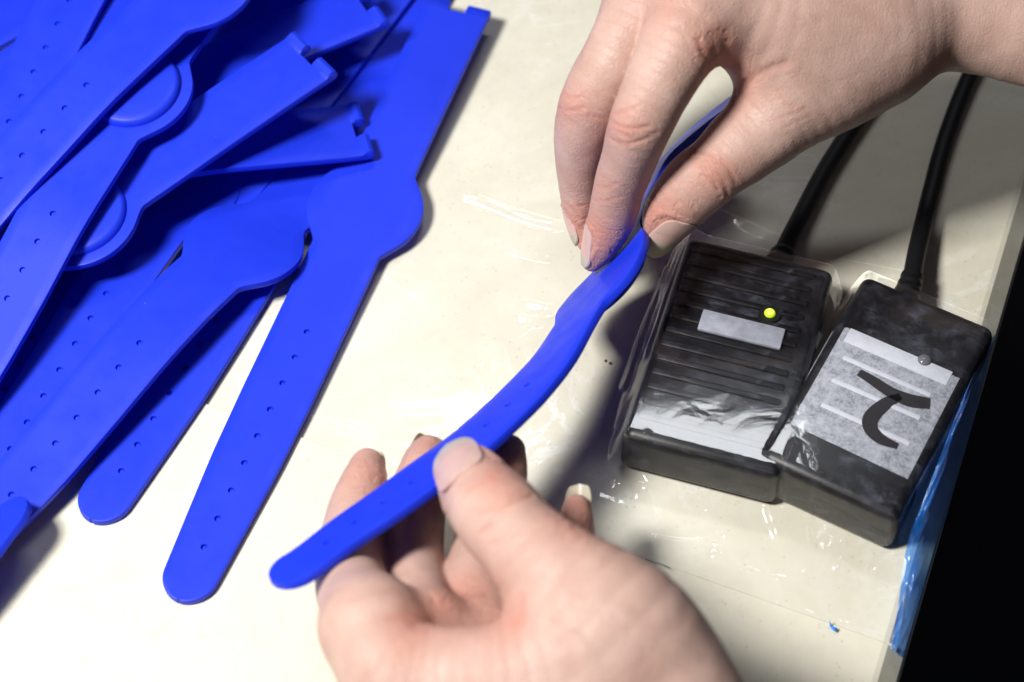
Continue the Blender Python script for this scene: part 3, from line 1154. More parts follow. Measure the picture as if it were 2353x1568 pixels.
def film_sheet():
    top = catmull(np.array([(985, 445), (1250, 470), (1500, 490), (1640, 478), (1760, 545), (1900, 612), (2080, 640), (2262, 752)], float), 8)
    botm = catmull(np.array([(690, 945), (860, 1048), (1050, 1088), (1330, 1190), (1560, 1310), (1780, 1392), (1930, 1440), (2052, 1486)], float), 8)

    def even(c, n):
        d = np.concatenate([[0], np.cumsum(np.linalg.norm(np.diff(c, axis=0), axis=1))])
        t = np.linspace(0, d[-1], n)
        return np.stack([np.interp(t, d, c[:, 0]), np.interp(t, d, c[:, 1])], 1)
    NU, NV = 380, 250
    top, botm = even(top, NU), even(botm, NU)
    G = []
    for j in range(NV):
        t = j / (NV - 1)
        G.append(top * (1 - t) + botm * t)
    G = np.array(G)
    W = np.array([P(a, b, 0.0) for a, b in G.reshape(-1, 2)])
    # spread under the readers' height so that the film clears their tops
    h = drape(W[:, 0], W[:, 1])
    on = np.clip(h / 0.012, 0, 1)
    r1 = ridge(W, 42, 3.1) * fold_noise(W, 19, 9.0).clip(0, 1)
    r2 = ridge(W, 110, 5.7) * fold_noise(W, 37, 1.0).clip(0, 1)
    slope = np.clip(4 * on * (1 - on), 0, 1)
    z = 0.0005 + h + (0.0003 + 0.0008 * (G.reshape(-1, 2)[:, 0] < 1380)) * r1 * (1 - on) + 0.00022 * r2 * slope + 0.0010 * slope * np.abs(fold_noise(W, 105, 2.2))
    z += 0.00020 * (fold_noise(W, 45, 4.4) + 1) * (1 - 0.8 * on)
    for line, wd, ht in FOLDS:
        d = polyline_dist(G.reshape(-1, 2), line)
        z += ht * MM * np.exp(-(d / wd) ** 2)
    gp = G.reshape(-1, 2)
    for bx, by, br, bh in [(1881, 1262, 9, 0.3), (1897, 1272, 10, 0.35), (1927, 1280, 9, 0.3), (1652, 1255, 14, 0.4), (1471, 1150, 12, 0.4), (1420, 1130, 10, 0.35),
                           (1900, 1230, 11, 0.3), (1922, 1312, 12, 0.35), (2000, 1330, 10, 0.3), (1575, 1128, 9, 0.3), (1620, 1205, 8, 0.25)]:
        d = np.abs(np.hypot(gp[:, 0] - bx, gp[:, 1] - by) - br)
        z += bh * MM * np.exp(-(d / 4.0) ** 2)
    V = np.stack([W[:, 0], W[:, 1], z], 1)
    F = []
    for j in range(NV - 1):
        for i in range(NU - 1):
            a = j * NU + i
            F.append((a, a + NU, a + NU + 1, a + 1))
    o = mesh_obj("clear_film", V, F, M_CLEAR, sharp=None)
    return tag(o, "crinkled clear plastic film stretched over both black readers and the stone", "plastic film")


film_sheet()


def blue_strip():
    inner = catmull(np.array([(2258, 800), (2222, 890), (2172, 1020), (2118, 1160), (2082, 1262), (2064, 1390), (2046, 1490)], float), 10)
    outer = catmull(np.array([(2286, 770), (2262, 870), (2232, 985), (2185, 1150), (2130, 1330), (2098, 1440), (2078, 1516)], float), 10)
    NV, NU = len(inner), 22
    V, F = [], []
    for j in range(NV):
        for i in range(NU):
            t = i / (NU - 1)
            p = inner[j] * (1 - t) + outer[j] * t
            q = P(p[0], p[1], 0.0)
            b = float(np.dot(q[:2] - EO, EN))
            zo = 0.0012 if b < 0 else 0.0012 - b * 0.95
            zin = float(np.interp(inner[j][1], [790, 830, 1190, 1260, 1330], [0.004, 0.0125, 0.0125, 0.006, 0.0015]))
            base = max(zo, zin * (1 - t ** 2.2) + zo * t ** 2.2)
            q = P(p[0], p[1], base)
            wr = 0.0012 * abs(noise.noise(Vector((j * 0.16 + i * 0.14, i * 0.22, 2.0)))) + 0.0003 * noise.noise(Vector((j * 0.4, i * 0.2, 5.0)))
            V.append(q + np.array([0, 0, wr]))
    for j in range(NV - 1):
        for i in range(NU - 1):
            a = j * NU + i
            F.append((a, a + 1, a + NU + 1, a + NU))
    o = mesh_obj("blue_film", V, F, M_BLUEFILM, sharp=None)
    tag(o, "wrinkled translucent blue film strip along the table's right edge", "plastic film")


blue_strip()

# ------------------------------------------------------------------ hands


class Chain:
    def __init__(self, rows, n=4):
        rows = [(a, b, z, r) for a, b, z, r in rows]
        pts = []
        for a, b, z, r in rows:
            p = P(a, b, z * MM)
            pts.append((*p, r * depth_of(p) / FPX))
        self.Q = catmull(np.array(pts), n)
        self.ctrl = np.array(pts)

    def dist(self, X, cull=None):
        d = np.full(len(X), 0.03, np.float32)
        lo = (self.Q[:, :3] - self.Q[:, 3:4]).min(0) - 0.016
        hi = (self.Q[:, :3] + self.Q[:, 3:4]).max(0) + 0.016
        idx = np.nonzero(np.all((X > lo) & (X < hi), axis=1))[0]
        d[idx] = self._dist(X[idx].astype(np.float32))
        return d

    def _dist(self, X):
        d = np.full(len(X), 0.03, np.float32)
        for a, b in zip(self.Q[:-1].astype(np.float32), self.Q[1:].astype(np.float32)):
            ab = b[:3] - a[:3]
            L = float(ab @ ab) + 1e-12
            t = np.clip(((X - a[:3]) @ ab) / L, 0, 1)
            e = X - a[:3] - t[:, None] * ab
            np.minimum(d, np.sqrt(np.einsum('ij,ij->i', e, e)) - (a[3] + (b[3] - a[3]) * t), out=d)
        return d

    def grid(self, o, h, shape, margin):
        D = np.full(shape, margin, np.float32)
        for a, b in zip(self.Q[:-1], self.Q[1:]):
            r = max(a[3], b[3]) + margin
            lo = np.minimum(a[:3], b[:3]) - r
            hi = np.maximum(a[:3], b[:3]) + r
            i0 = np.clip(np.floor((lo - o) / h).astype(int), 0, np.array(shape))
            i1 = np.clip(np.ceil((hi - o) / h).astype(int) + 1, 0, np.array(shape))
            if np.any(i1 <= i0):
                continue
            xs = [(o[k] + h * np.arange(i0[k], i1[k]) - a[k]).astype(np.float32) for k in range(3)]
            X, Y, Z = xs[0][:, None, None], xs[1][None, :, None], xs[2][None, None, :]
            ab = (b[:3] - a[:3]).astype(np.float32)
            L = float(ab @ ab) + 1e-12
            t = np.clip((X * ab[0] + Y * ab[1] + Z * ab[2]) / L, 0, 1)
            d = np.sqrt((X - t * ab[0]) ** 2 + (Y - t * ab[1]) ** 2 + (Z - t * ab[2]) ** 2) - (a[3] + (b[3] - a[3]) * t)
            sl = tuple(slice(i0[k], i1[k]) for k in range(3))
            D[sl] = np.minimum(D[sl], d)
        return D


def smin(a, b, k):
    h = np.clip(k - np.abs(a - b), 0, None) / k
    return np.minimum(a, b) - h * h * k * 0.25


def combine(fields, spec):
    """spec: palm chain names, palm k, fingers {name: k to palm}, k between fingers."""
    palm = None
    for n in spec["palm"]:
        palm = fields[n] if palm is None else smin(palm, fields[n], spec["kp"])
    out = palm
    for n, k in spec["fingers"].items():
        out = smin(out, smin(fields[n], palm, k), spec["kf"])
    return out


def surface_nets(D, o, h):
    nx, ny, nz = D.shape
    ins = D < 0
    c = ins[:-1, :-1, :-1].astype(np.int8)
    tot = np.zeros((nx - 1, ny - 1, nz - 1), np.int8)
    for dx in (0, 1):
        for dy in (0, 1):
            for dz in (0, 1):
                tot += ins[dx:nx - 1 + dx, dy:ny - 1 + dy, dz:nz - 1 + dz]
    mixed = (tot > 0) & (tot < 8)
    I = np.argwhere(mixed)
    vid = -np.ones(mixed.shape, np.int64)
    vid[mixed] = np.arange(len(I))
    acc = np.zeros((len(I), 3))
    cnt = np.zeros(len(I))
    off = [(a, b, d) for a in (0, 1) for b in (0, 1) for d in (0, 1)]
    for p in off:
        for ax in range(3):
            if p[ax]:
                continue
            q = list(p); q[ax] = 1
            A = D[I[:, 0] + p[0], I[:, 1] + p[1], I[:, 2] + p[2]]
            B = D[I[:, 0] + q[0], I[:, 1] + q[1], I[:, 2] + q[2]]
            s = (A < 0) != (B < 0)
            t = np.where(s, A / np.where(A == B, 1, A - B), 0)
            pos = np.array(p, float)[None].repeat(len(I), 0)
            pos[:, ax] = t
            acc[s] += pos[s]
            cnt[s] += 1
    V = o + h * (I + acc / cnt[:, None])
    F = []
    for ax in range(3):
        b, d = (ax + 1) % 3, (ax + 2) % 3
        sl0 = [slice(None)] * 3; sl1 = [slice(None)] * 3
        sl0[ax] = slice(0, -1); sl1[ax] = slice(1, None)
        s0, s1 = ins[tuple(sl0)], ins[tuple(sl1)]
        E = np.argwhere(s0 != s1)
        n = mixed.shape
        ok = (E[:, b] > 0) & (E[:, d] > 0) & (E[:, b] < n[b]) & (E[:, d] < n[d])
        E = E[ok]
        flip = s0[E[:, 0], E[:, 1], E[:, 2]]
        quad = []
        for db, dd in ((-1, -1), (0, -1), (0, 0), (-1, 0)):
            q = E.copy(); q[:, b] += db; q[:, d] += dd
            quad.append(vid[q[:, 0], q[:, 1], q[:, 2]])
        Q = np.stack(quad, 1)
        Q[~flip] = Q[~flip][:, ::-1]
        F.append(Q)
    return V, np.vstack(F)


def polyline_dist(px, line):
    line = catmull(np.array(line, float), 6)
    d = np.full(len(px), 1e9)
    for a, b in zip(line[:-1], line[1:]):
        ab = b - a
        t = np.clip(((px - a) @ ab) / (ab @ ab + 1e-9), 0, 1)
        e = px - a - t[:, None] * ab
        d = np.minimum(d, np.hypot(e[:, 0], e[:, 1]))
    return d


def nail_frame(hand, nl):
    """Local frame of a nail: centre on the skin, L towards the tip, N outward, Wd across."""
    ch = hand["chains"][nl["chain"]]
    c = ch.ctrl[nl["i"]]
    c2 = ch.ctrl[nl["i"] + 1]
    f = nl["f"]
    cc = c[:3] * (1 - f) + c2[:3] * f
    r = c[3] * (1 - f) + c2[3] * f
    Ldir = nrm(c[:3] - c2[:3])
    if "ldir" in nl:
        a = nl["ldir"]
        Ldir = nrm(RGT * a[0] + UPV * a[1] - FWD * a[2])
    n = nl["n"]
    N = nrm(RGT * n[0] + UPV * n[1] - FWD * n[2])
    Ldir = nrm(Ldir - N * (Ldir @ N)) if nl.get("keepn") else Ldir
    N = nrm(N - Ldir * (N @ Ldir))
    Wd = np.cross(Ldir, N)
    return cc, r, Ldir, N, Wd


def nail_shape(nl, a, b):
    """a across (-1..1), b along (-1 base .. 1 free edge): superellipse measure, <1 is inside."""
    return (np.abs(a) ** 3.0 + np.abs(b) ** 3.2)


def build_hand(hand, label, h=0.00115):
    chains = {n: Chain(r) for n, r in hand["rows"].items()}
    hand["chains"] = chains
    allq = np.vstack([c.Q for c in chains.values()])
    lo = (allq[:, :3] - allq[:, 3:4]).min(0) - 0.006
    hi = (allq[:, :3] + allq[:, 3:4]).max(0) + 0.006
    shape = tuple(np.ceil((hi - lo) / h).astype(int) + 1)
    fields = {n: c.grid(lo, h, shape, 0.014) for n, c in chains.items()}
    D = combine(fields, hand["spec"])
    del fields
    V, F = surface_nets(D, lo, h)
    me = bpy.data.meshes.new("tmp")
    me.from_pydata(V.tolist(), [], F.tolist())
    me.update()
    o = link(bpy.data.objects.new("tmp", me))
    md = o.modifiers.new("s", 'SUBSURF')
    md.levels = md.render_levels = 1
    dg = bpy.context.evaluated_depsgraph_get()
    me2 = bpy.data.meshes.new_from_object(o.evaluated_get(dg))
    bpy.data.objects.remove(o)
    n = len(me2.vertices)
    X = np.empty(n * 3, np.float32)
    me2.vertices.foreach_get("co", X)
    X = X.reshape(-1, 3).astype(np.float64)

    def sdf(Y):
        fl = {k: c.dist(Y) for k, c in chains.items()}
        return combine(fl, hand["spec"]), fl

    for it in range(2):
        g = np.empty(n * 3, np.float32)
        me2.vertex_normals.foreach_get("vector", g)
        g = g.reshape(-1, 3).astype(np.float64)
        d0, fl = sdf(X)
        X -= g * np.clip(d0, -0.002, 0.002)[:, None]
        me2.vertices.foreach_set("co", X.astype(np.float32).ravel())
        me2.update()
    names = list(chains)
    own = np.argmin(np.stack([fl[k] for k in names], 1), 1)
    N = g / (np.linalg.norm(g, axis=1)[:, None] + 1e-12)
    px = project(X)
    view = CAM - X
    view /= np.linalg.norm(view, axis=1)[:, None]
    face = np.clip((N * view).sum(1) * 2.2, 0, 1)
    disp = np.zeros(n)
    flush = np.zeros(n)
    for ids, line, wpx, dep in hand.get("creases", []):
        m = np.isin(own, [names.index(q) for q in ids]) & (face > 0)
        d = polyline_dist(px[m], line)
        disp[m] -= dep * MM * face[m] * (np.exp(-(d / wpx) ** 2) - 0.14 * np.exp(-((d - 2.4 * wpx) / (1.4 * wpx)) ** 2))
        flush[m] += 0.30 * face[m] * np.exp(-(d / (wpx * 2.2)) ** 2)
    for a, b, rpx, amp in hand.get("bumps", []):
        d = np.hypot(px[:, 0] - a, px[:, 1] - b)
        disp += amp * MM * face * np.exp(-(d / rpx) ** 2)
    for a, b, rpx, amp in hand.get("red", []):
        d = np.hypot(px[:, 0] - a, px[:, 1] - b)
        flush += 1.3 * amp * np.exp(-(d / rpx) ** 2)
    # broad irregularity so limbs are not perfect tubes
    disp += 0.00028 * np.array([noise.noise(Vector(p * 70)) for p in X]) + 0.00010 * np.array([noise.noise(Vector(p * 210)) for p in X])
    nails = []
    for nl in hand["nails"]:
        cc, r, L, Nn, Wd = nail_frame(hand, nl)
        w, l = nl["w"] * MM / 2, nl["l"] * MM / 2
        q = X - (cc + Nn * r)
        b = (q @ L) / l
        an = np.arctan2((X - cc) @ Wd, (X - cc) @ Nn)
        a = an * r / w
        near = (np.abs(q @ Nn) < r * 1.2) & (np.abs(an) < 1.9)
        m_ = nail_shape(nl, a, b)
        inside = np.clip((1.15 - m_) / 0.4, 0, 1) * near
        rim = np.exp(-((m_ ** 0.33 - 1.16) / 0.10) ** 2) * near * (b < 0.75)
        disp -= 0.00028 * inside
        disp += 0.00030 * rim
        nails.append((nl, cc, r, L, Nn, Wd, w, l))
    X += N * disp[:, None]
    for k_, (nl, cc, r, L, Nn, Wd, w, l) in enumerate(nails):
        bs, hs = [], []
        q = X - cc
        ql, qw, qn = q @ L, q @ Wd, q @ Nn
        for b in np.arange(-1.0, 0.55, 0.2):
            m = (np.abs(ql - b * l) < 0.0009) & (np.abs(qw) < 0.0012) & (qn > 0.3 * r) & (qn < 2.2 * r)
            if m.any():
                bs.append(b); hs.append(float(np.percentile(qn[m], 80)))
        if len(bs) >= 3:
            c1, c0 = np.polyfit(bs, hs, 1)
        else:
            c1, c0 = 0.0, r
        nails[k_] = (nl, cc, r, L, Nn, Wd, w, l, c0 + 0.0003, c1)
    base = np.array([*P(*hand["base"][:2], 0)[:2], 0.0])
    base = X.mean(0)
    Xl = X - base
    me2.vertices.foreach_set("co", Xl.astype(np.float32).ravel())
    # coordinates along and around each finger for the fine skin lines
    sl = np.zeros((n, 3), np.float32)
    for ci, nm in enumerate(names):
        m = np.nonzero(own == ci)[0]
        if not len(m):
            continue
        Q = chains[nm].Q
        cum = np.concatenate([[0], np.cumsum(np.linalg.norm(np.diff(Q[:, :3], axis=0), axis=1))])
        best = np.full(len(m), 1e9)
        alo = np.zeros(len(m))
        rad = np.zeros((len(m), 3))
        for q in range(len(Q) - 1):
            a_, b_ = Q[q, :3], Q[q + 1, :3]
            ab = b_ - a_
            tt = np.clip(((X[m] - a_) @ ab) / (ab @ ab + 1e-12), 0, 1)
            e = X[m] - a_ - tt[:, None] * ab
            dd = np.linalg.norm(e, axis=1) - (Q[q, 3] + (Q[q + 1, 3] - Q[q, 3]) * tt)
            u = dd < best
            best[u] = dd[u]
            alo[u] = cum[q] + tt[u] * np.linalg.norm(ab)
            rad[u] = e[u]
        sl[m, 0] = alo * 1050
        sl[m, 1] = np.einsum('ij,j->i', rad, RGT) * 170 + ci * 7
        sl[m, 2] = np.einsum('ij,j->i', rad, UPV) * 170
    al = me2.attributes.new("skin_lines", 'FLOAT_VECTOR', 'POINT')
    al.data.foreach_set("vector", sl.ravel())
    at = me2.attributes.new("flush", 'FLOAT', 'POINT')
    at.data.foreach_set("value", np.clip(flush, 0, 1).astype(np.float32))
    me2.materials.append(M_SKIN)
    me2.update()
    me2.shade_smooth()
    me2.name = "hand"
    ho = link(bpy.data.objects.new("hand", me2))
    ho.location = base
    tag(ho, label, "hand")
    print(hand["name"], n, "verts")
    for a_ in nails:
        nail(*a_, ho, base)
    return ho


def nail(nl, cc, r, L, Nn, Wd, w, l, c0, c1, parent, base):
    """Curved plate: superellipse outline, arched across and slightly lengthwise, with a free edge."""
    NA, NB = 24, 30
    V, F, fr = [], [], []
    free = nl.get("free", 0.25)          # share of the length past the finger end
    ext = nl.get("ext", 0.0)             # extra length of the free edge (fraction of half length)
    flat = nl.get("flat", 1.06)          # radius of arch relative to the finger
    lift = nl.get("lift", 0.00008)
    R = c0 * flat
    for layer in (0, 1):
        th = 0.0 if layer == 0 else -0.00045
        for j in range(NB + 1):
            b = -1 + 2 * j / NB
            # outline half-width at b
            wb = max(1 - abs(b) ** nl.get("pw", 3.6), 0.0) ** (1 / 3.0) if abs(b) < 1 else 0.0
            bl = b * (1 + (ext if b > 0 else 0))
            drop = nl.get("curl", 0.10) * l * (max(b, 0) ** 2) + 0.04 * l * (min(b, 0) ** 2)
            for i in range(NA + 1):
                a = (-1 + 2 * i / NA) * wb
                # corners of the base curve back a little
                an = a * w / R
                p = cc + L * (bl * l - 0.12 * l * a * a * (b > 0)) + Nn * ((c0 + c1 * b + lift + th) + R * (math.cos(an) - 1) - drop) + Wd * (R * math.sin(an))
                V.append(p - base)
                edge = nl.get("edge", 1 - 2 * free)
                fr.append(min(max((b - edge - 0.10 * a * a) / 0.10, 0), 1))
    n1 = (NA + 1) * (NB + 1)
    for j in range(NB):
        for i in range(NA):
            q = j * (NA + 1) + i
            F.append((q, q + 1, q + NA + 2, q + NA + 1))
            F.append((n1 + q, n1 + q + NA + 1, n1 + q + NA + 2, n1 + q + 1))
    for j in range(NB):
        for i in (0, NA):
            q, q2 = j * (NA + 1) + i, (j + 1) * (NA + 1) + i
            F.append((q, q2, n1 + q2, n1 + q))
    o = mesh_obj("fingernail", V, F, M_NAIL, parent, sharp=None)
    at = o.data.attributes.new("free", 'FLOAT', 'POINT')
    at.data.foreach_set("value", np.array(fr, np.float32))
    fix_normals(o)
    return o


def zz3(a, b):
    return 1195 + a * .4921, b * .4921


def zz4(a, b):
    return 588 + a * .4766, 965 + b * .4766


UPPER = dict(
    name="upper", base=(1800, 100),
    rows={
        "index": [(1361, 600, 26, 24), (1381, 560, 30, 42), (1405, 497, 37, 54), (1424, 428, 46, 59), (1446, 362, 55, 65), (1470, 292, 65, 74), (1503, 217, 72, 79),
                  (1540, 143, 77, 87), (1586, 59, 81, 98), (1640, -40, 81, 108)],
        "middle": [(1349, 556, 22, 24), (1340, 500, 25, 42), (1335, 430, 33, 52), (1335, 364, 42, 60), (1344, 280, 54, 70), (1376, 207, 63, 76), (1417, 133, 69, 80),
                   (1462, 54, 73, 90), (1530, -50, 76, 108)],
        "ring": [(1402, 340, 26, 44), (1385, 280, 31, 52), (1382, 200, 39, 56), (1430, 90, 54, 62), (1530, -30, 66, 90)],
        "pinky": [(1452, 270, 26, 38), (1446, 210, 30, 46), (1470, 110, 42, 52), (1570, -10, 58, 85)],
        "thumb": [(1520, 528, 34, 42), (1546, 484, 39, 64), (1596, 427, 46, 78), (1640, 391, 50, 78), (1712, 330, 54, 77), (1760, 293, 56, 82)],
        "thumb_base": [(1712, 330, 54, 76), (1800, 261, 58, 90), (1905, 192, 62, 106), (2000, 125, 65, 110)],
        "knuckles": [(1640, -40, 81, 108), (1720, 30, 77, 118), (1850, 62, 73, 132), (2000, 55, 70, 125), (2140, 36, 68, 102), (2260, 46, 67, 104), (2460, 84, 66, 122), (2900, 130, 66, 150)],
        "back": [(1530, -50, 76, 108), (1700, -40, 75, 125), (1950, -20, 71, 130), (2250, -10, 67, 120), (2900, 40, 66, 150)],
    },
    spec=dict(palm=["knuckles", "back", "thumb_base"], kp=0.013, fingers={"thumb": 0.005, "index": 0.010, "middle": 0.010, "ring": 0.006, "pinky": 0.006}, kf=0.0012),
    creases=[
        # index PIP wrinkles
        (["index"], [zz3(415, 560), zz3(470, 590), zz3(540, 600), zz3(600, 590)], 4, 0.28),
        (["index"], [zz3(440, 530), zz3(500, 520), zz3(560, 490)], 3.5, 0.22),
        (["index"], [zz3(400, 640), zz3(470, 670), zz3(560, 660), zz3(640, 620)], 4, 0.26),
        (["index"], [zz3(430, 600), zz3(480, 620), zz3(520, 640)], 3, 0.18),
        # index DIP
        (["index"], [zz3(345, 870), zz3(400, 880), zz3(450, 860)], 3.5, 0.2),
        (["index"], [zz3(330, 930), zz3(400, 940), zz3(470, 915)], 3.5, 0.2),
        (["index"], [zz3(350, 810), zz3(400, 830)], 3, 0.16),
        # middle
        (["middle"], [zz3(165, 490), zz3(230, 515), zz3(300, 505)], 4, 0.26),
        (["middle"], [zz3(200, 440), zz3(260, 460), zz3(300, 440)], 3.5, 0.2),
        (["middle"], [zz3(320, 540), zz3(400, 560)], 4, 0.25),
        (["middle"], [zz3(190, 955), zz3(250, 970), zz3(320, 960)], 3.5, 0.2),
        # thumb IP
        (["thumb"], [zz3(800, 710), zz3(880, 720), zz3(960, 770), zz3(1010, 850)], 4.5, 0.36),
        (["thumb"], [zz3(820, 770), zz3(890, 800), zz3(950, 850), zz3(970, 910)], 4.5, 0.34),
        (["thumb"], [zz3(790, 740), zz3(850, 745), zz3(920, 770)], 3, 0.22),
        (["thumb"], [zz3(850, 820), zz3(900, 840), zz3(925, 890)], 3, 0.22),
        # web folds
        (["index", "knuckles", "thumb_base", "back"], [zz3(905, 170), zz3(915, 230), zz3(905, 290), zz3(880, 320)], 12, 0.22),
        (["index", "knuckles", "thumb_base", "back"], [zz3(960, 150), zz3(968, 240), zz3(1010, 320)], 12, 0.25),
        (["index", "knuckles", "thumb_base", "back"], [zz3(1000, 450), zz3(1060, 390), zz3(1150, 330), zz3(1240, 290)], 9, 0.3),
        (["index", "knuckles", "thumb_base"], [zz3(985, 480), zz3(1000, 420), zz3(1040, 380)], 6, 0.5),
        (["index"], [zz3(830, 180), zz3(850, 240), zz3(880, 280)], 5, 0.3),
        # thumb MCP fine lines
        (["thumb_base", "thumb"], [zz3(1180, 560), zz3(1240, 540), zz3(1330, 500)], 3, 0.14),
        (["thumb_base", "thumb"], [zz3(1220, 600), zz3(1300, 560), zz3(1380, 520)], 3, 0.14),
        (["thumb_base", "thumb"], [zz3(1200, 420), zz3(1230, 470), zz3(1290, 500)], 3, 0.12),
    ],
    bumps=[(*zz3(500, 590), 40, 0.5), (*zz3(210, 480), 36, 0.5), (*zz3(920, 800), 42, 0.5), (*zz3(1250, 500), 60, 0.9), (*zz3(1330, 180), 90, 0.6)],
    red=[(*zz3(500, 590), 60, 0.45), (*zz3(240, 500), 55, 0.45), (*zz3(340, 1150), 70, 0.8), (*zz3(270, 1080), 55, 0.7), (*zz3(920, 820), 60, 0.5),
         (*zz3(660, 1020), 70, 0.8), (*zz3(920, 250), 60, 0.55), (*zz3(700, 40), 90, 0.35), (*zz3(1000, 430), 60, 0.45), (*zz3(400, 880), 40, 0.3)],
    nails=[
        dict(chain="index", i=0, f=0.75, n=(-0.95, 0.22, 0.24), w=7.6, l=9.5, free=0.2, ext=0.2, edge=0.42, curl=0.16, flat=1.1),
        dict(chain="middle", i=0, f=0.75, n=(-0.95, 0.2, -0.1), w=7.6, l=9.0, free=0.2, ext=0.15, edge=0.42, curl=0.16),
        dict(chain="thumb", i=0, f=0.30, n=(0.52, -0.05, 0.85), w=10.4, l=12.0, free=0.22, ext=0.40, edge=0.28, curl=0.12, flat=1.12),
    ],
)

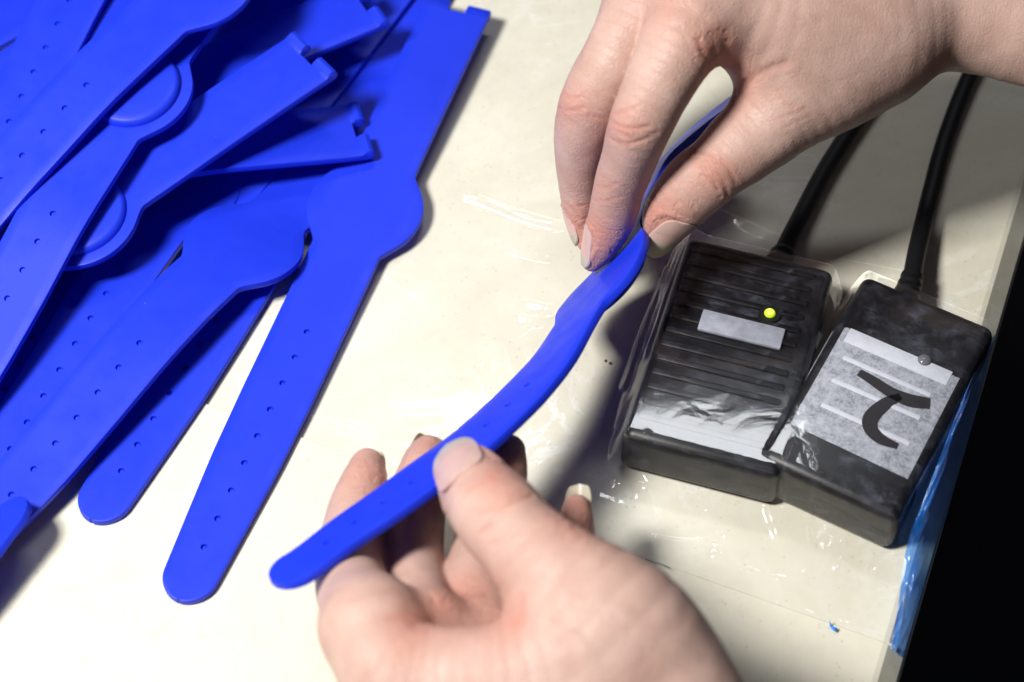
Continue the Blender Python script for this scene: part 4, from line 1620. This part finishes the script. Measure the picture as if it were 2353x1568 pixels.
LOWER = dict(
    name="lower", base=(1200, 1500),
    rows={
        "index": [(843, 1068, 27, 36), (836, 1110, 27, 54), (820, 1180, 26, 70), (808, 1270, 28, 79), (808, 1345, 37, 84), (850, 1440, 52, 100)],
        "middle": [(986, 1036, 26, 36), (974, 1080, 26, 54), (960, 1150, 25, 66), (952, 1245, 26, 68), (955, 1340, 31, 72), (985, 1440, 43, 84)],
        "ring": [(1168, 1038, 30, 42), (1152, 1085, 30, 60), (1135, 1170, 28, 68), (1112, 1270, 28, 76), (1102, 1370, 32, 92), (1110, 1460, 37, 94)],
        "pinky": [(1325, 1168, 29, 32), (1322, 1205, 29, 42), (1312, 1270, 27, 50), (1285, 1350, 26, 58), (1230, 1440, 28, 72)],
        "thumb": [(1062, 1072, 50, 48), (1082, 1102, 51, 70), (1108, 1142, 54, 86), (1146, 1186, 59, 97), (1206, 1252, 61, 100), (1290, 1340, 62, 128), (1415, 1452, 60, 168), (1500, 1565, 54, 176), (1570, 1720, 48, 185)],
        "web": [(850, 1440, 52, 100), (905, 1530, 55, 98), (1010, 1560, 55, 112), (1170, 1560, 57, 124), (1330, 1520, 58, 150)],
        "heel": [(905, 1560, 50, 100), (960, 1680, 48, 130), (1150, 1720, 48, 150), (1350, 1700, 50, 170)],
        "wrist": [(1250, 1720, 48, 180), (1330, 1900, 48, 200), (1420, 2250, 50, 215)],
        "knuckle_row": [(870, 1450, 47, 90), (985, 1470, 43, 88), (1110, 1490, 37, 92), (1230, 1480, 32, 84), (1300, 1560, 38, 120)],
    },
    spec=dict(palm=["web", "heel", "knuckle_row", "thumb", "wrist"], kp=0.007, fingers={"index": 0.006, "middle": 0.005, "ring": 0.005, "pinky": 0.005}, kf=0.0010),
    creases=[
        (["thumb"], [zz4(1085, 545), zz4(1160, 480), zz4(1250, 400), zz4(1330, 365)], 5, 0.40),
        (["thumb"], [zz4(1060, 430), zz4(1130, 420), zz4(1220, 380), zz4(1290, 350)], 4.5, 0.24),
        (["thumb"], [zz4(1130, 600), zz4(1190, 580), zz4(1260, 540)], 4, 0.16),
        (["thumb"], [zz4(1020, 340), zz4(1090, 300), zz4(1150, 275)], 3.5, 0.2),
        (["thumb"], [zz4(1090, 450), zz4(1180, 430)], 3, 0.15),
        (["index", "web", "thumb"], [zz4(640, 960), zz4(720, 950), zz4(780, 1000)], 7, 0.15),
        (["thumb", "web"], [zz4(1270, 850), zz4(1280, 920), zz4(1270, 980)], 6, 0.2),
        (["ring"], [zz4(1000, 740), zz4(1060, 760), zz4(1110, 740)], 2.5, 0.14),
        (["ring"], [zz4(990, 780), zz4(1060, 800), zz4(1100, 800)], 2.5, 0.10),
        (["ring"], [zz4(980, 830), zz4(1070, 850), zz4(1120, 825)], 2.5, 0.10),
    ],
    bumps=[(*zz4(1230, 400), 40, 0.5)],
    red=[(*zz4(540, 260), 70, 0.6), (*zz4(860, 130), 60, 0.6), (*zz4(1550, 450), 70, 0.8), (*zz4(1220, 180), 70, 0.7), (*zz4(1150, 330), 55, 0.35), (*zz4(740, 980), 60, 0.5),
         (*zz4(900, 900), 60, 0.5), (*zz4(1060, 850), 80, 0.45), (*zz4(1230, 980), 50, 0.5), (*zz4(720, 1150), 60, 0.3), (*zz4(1080, 1200), 90, 0.2)],
    nails=[
        dict(chain="thumb", i=0, f=0.72, n=(-0.26, 0.24, 0.93), w=12.8, l=14.6, free=0.1, ext=0.16, edge=0.48, curl=0.18, flat=1.15),
        dict(chain="index", i=0, f=0.5, n=(0.15, 0.55, -0.80), w=8.8, l=11, free=0.3, ext=0.35, edge=0.3, curl=0.05),
        dict(chain="middle", i=0, f=0.5, n=(-0.1, 0.55, -0.80), w=8.8, l=11, free=0.3, ext=0.35, edge=0.3, curl=0.05),
        dict(chain="ring", i=0, f=0.5, n=(0.1, 0.5, -0.85), w=8.8, l=10, free=0.2, ext=0.1, edge=0.4, curl=0.1),
        dict(chain="pinky", i=0, f=0.5, n=(0.15, 0.60, -0.75), w=7.0, l=11, free=0.3, ext=0.6, edge=0.0, curl=0.02),
    ],
)
build_hand(UPPER, "right hand coming from the upper right, pinching the bent wristband's disc")
build_hand(LOWER, "left hand at the bottom, thumb pressing on the bent wristband's strap")

# ------------------------------------------------------------------ small things on the table
bm = bmesh.new()
c = P(1918, 1438, 0.0)
pl = [(1906, 1424, 1.2), (1911, 1437, 0.3), (1917, 1441, 1.3), (1925, 1444, 0.6), (1921, 1452, 0.4), (1914, 1449, 0.4), (1907, 1440, 0.3)]
up_ = [bm.verts.new(P(a, b, z * MM + 0.0004) - c) for a, b, z in pl]
dn_ = [bm.verts.new(P(a, b, z * MM) - c) for a, b, z in pl]
bm.faces.new(up_)
bm.faces.new(list(reversed(dn_)))
for i in range(len(pl)):
    j = (i + 1) % len(pl)
    bm.faces.new((up_[i], dn_[i], dn_[j], up_[j]))
bmesh.ops.triangulate(bm, faces=bm.faces)
bmesh.ops.recalc_face_normals(bm, faces=bm.faces)
o = bm_obj("plastic_flake", bm, M_CRUMB, None)
o.location = c
tag(o, "tiny curled bright blue plastic flake on the stone near the lower right edge", "flake")
c = P(1440, 1318, 0.0)
pts = catmull(np.array([P(a, b, 0.0016) - c for a, b in [(1482, 1284), (1500, 1292), (1520, 1297), (1541, 1306)]]), 6)
o = tube("hair", pts, [0.00009] * len(pts), M_HAIR, None, 6)
o.location = c
tag(o, "single dark hair lying on the stone beside the left thumb's base", "hair")

c = P(1392, 836, 0.0)
bm = bmesh.new()
bmesh.ops.create_icosphere(bm, subdivisions=2, radius=0.00042)
for v in bm.verts:
    v.co *= 1 + 0.25 * noise.noise(v.co * 4000)
    v.co.z *= 0.5
o = bm_obj("rust_speck", bm, M_RUST, None)
o.location = (c[0], c[1], 0.0012)
tag(o, "tiny rust brown speck on the film left of the ribbed reader", "speck")
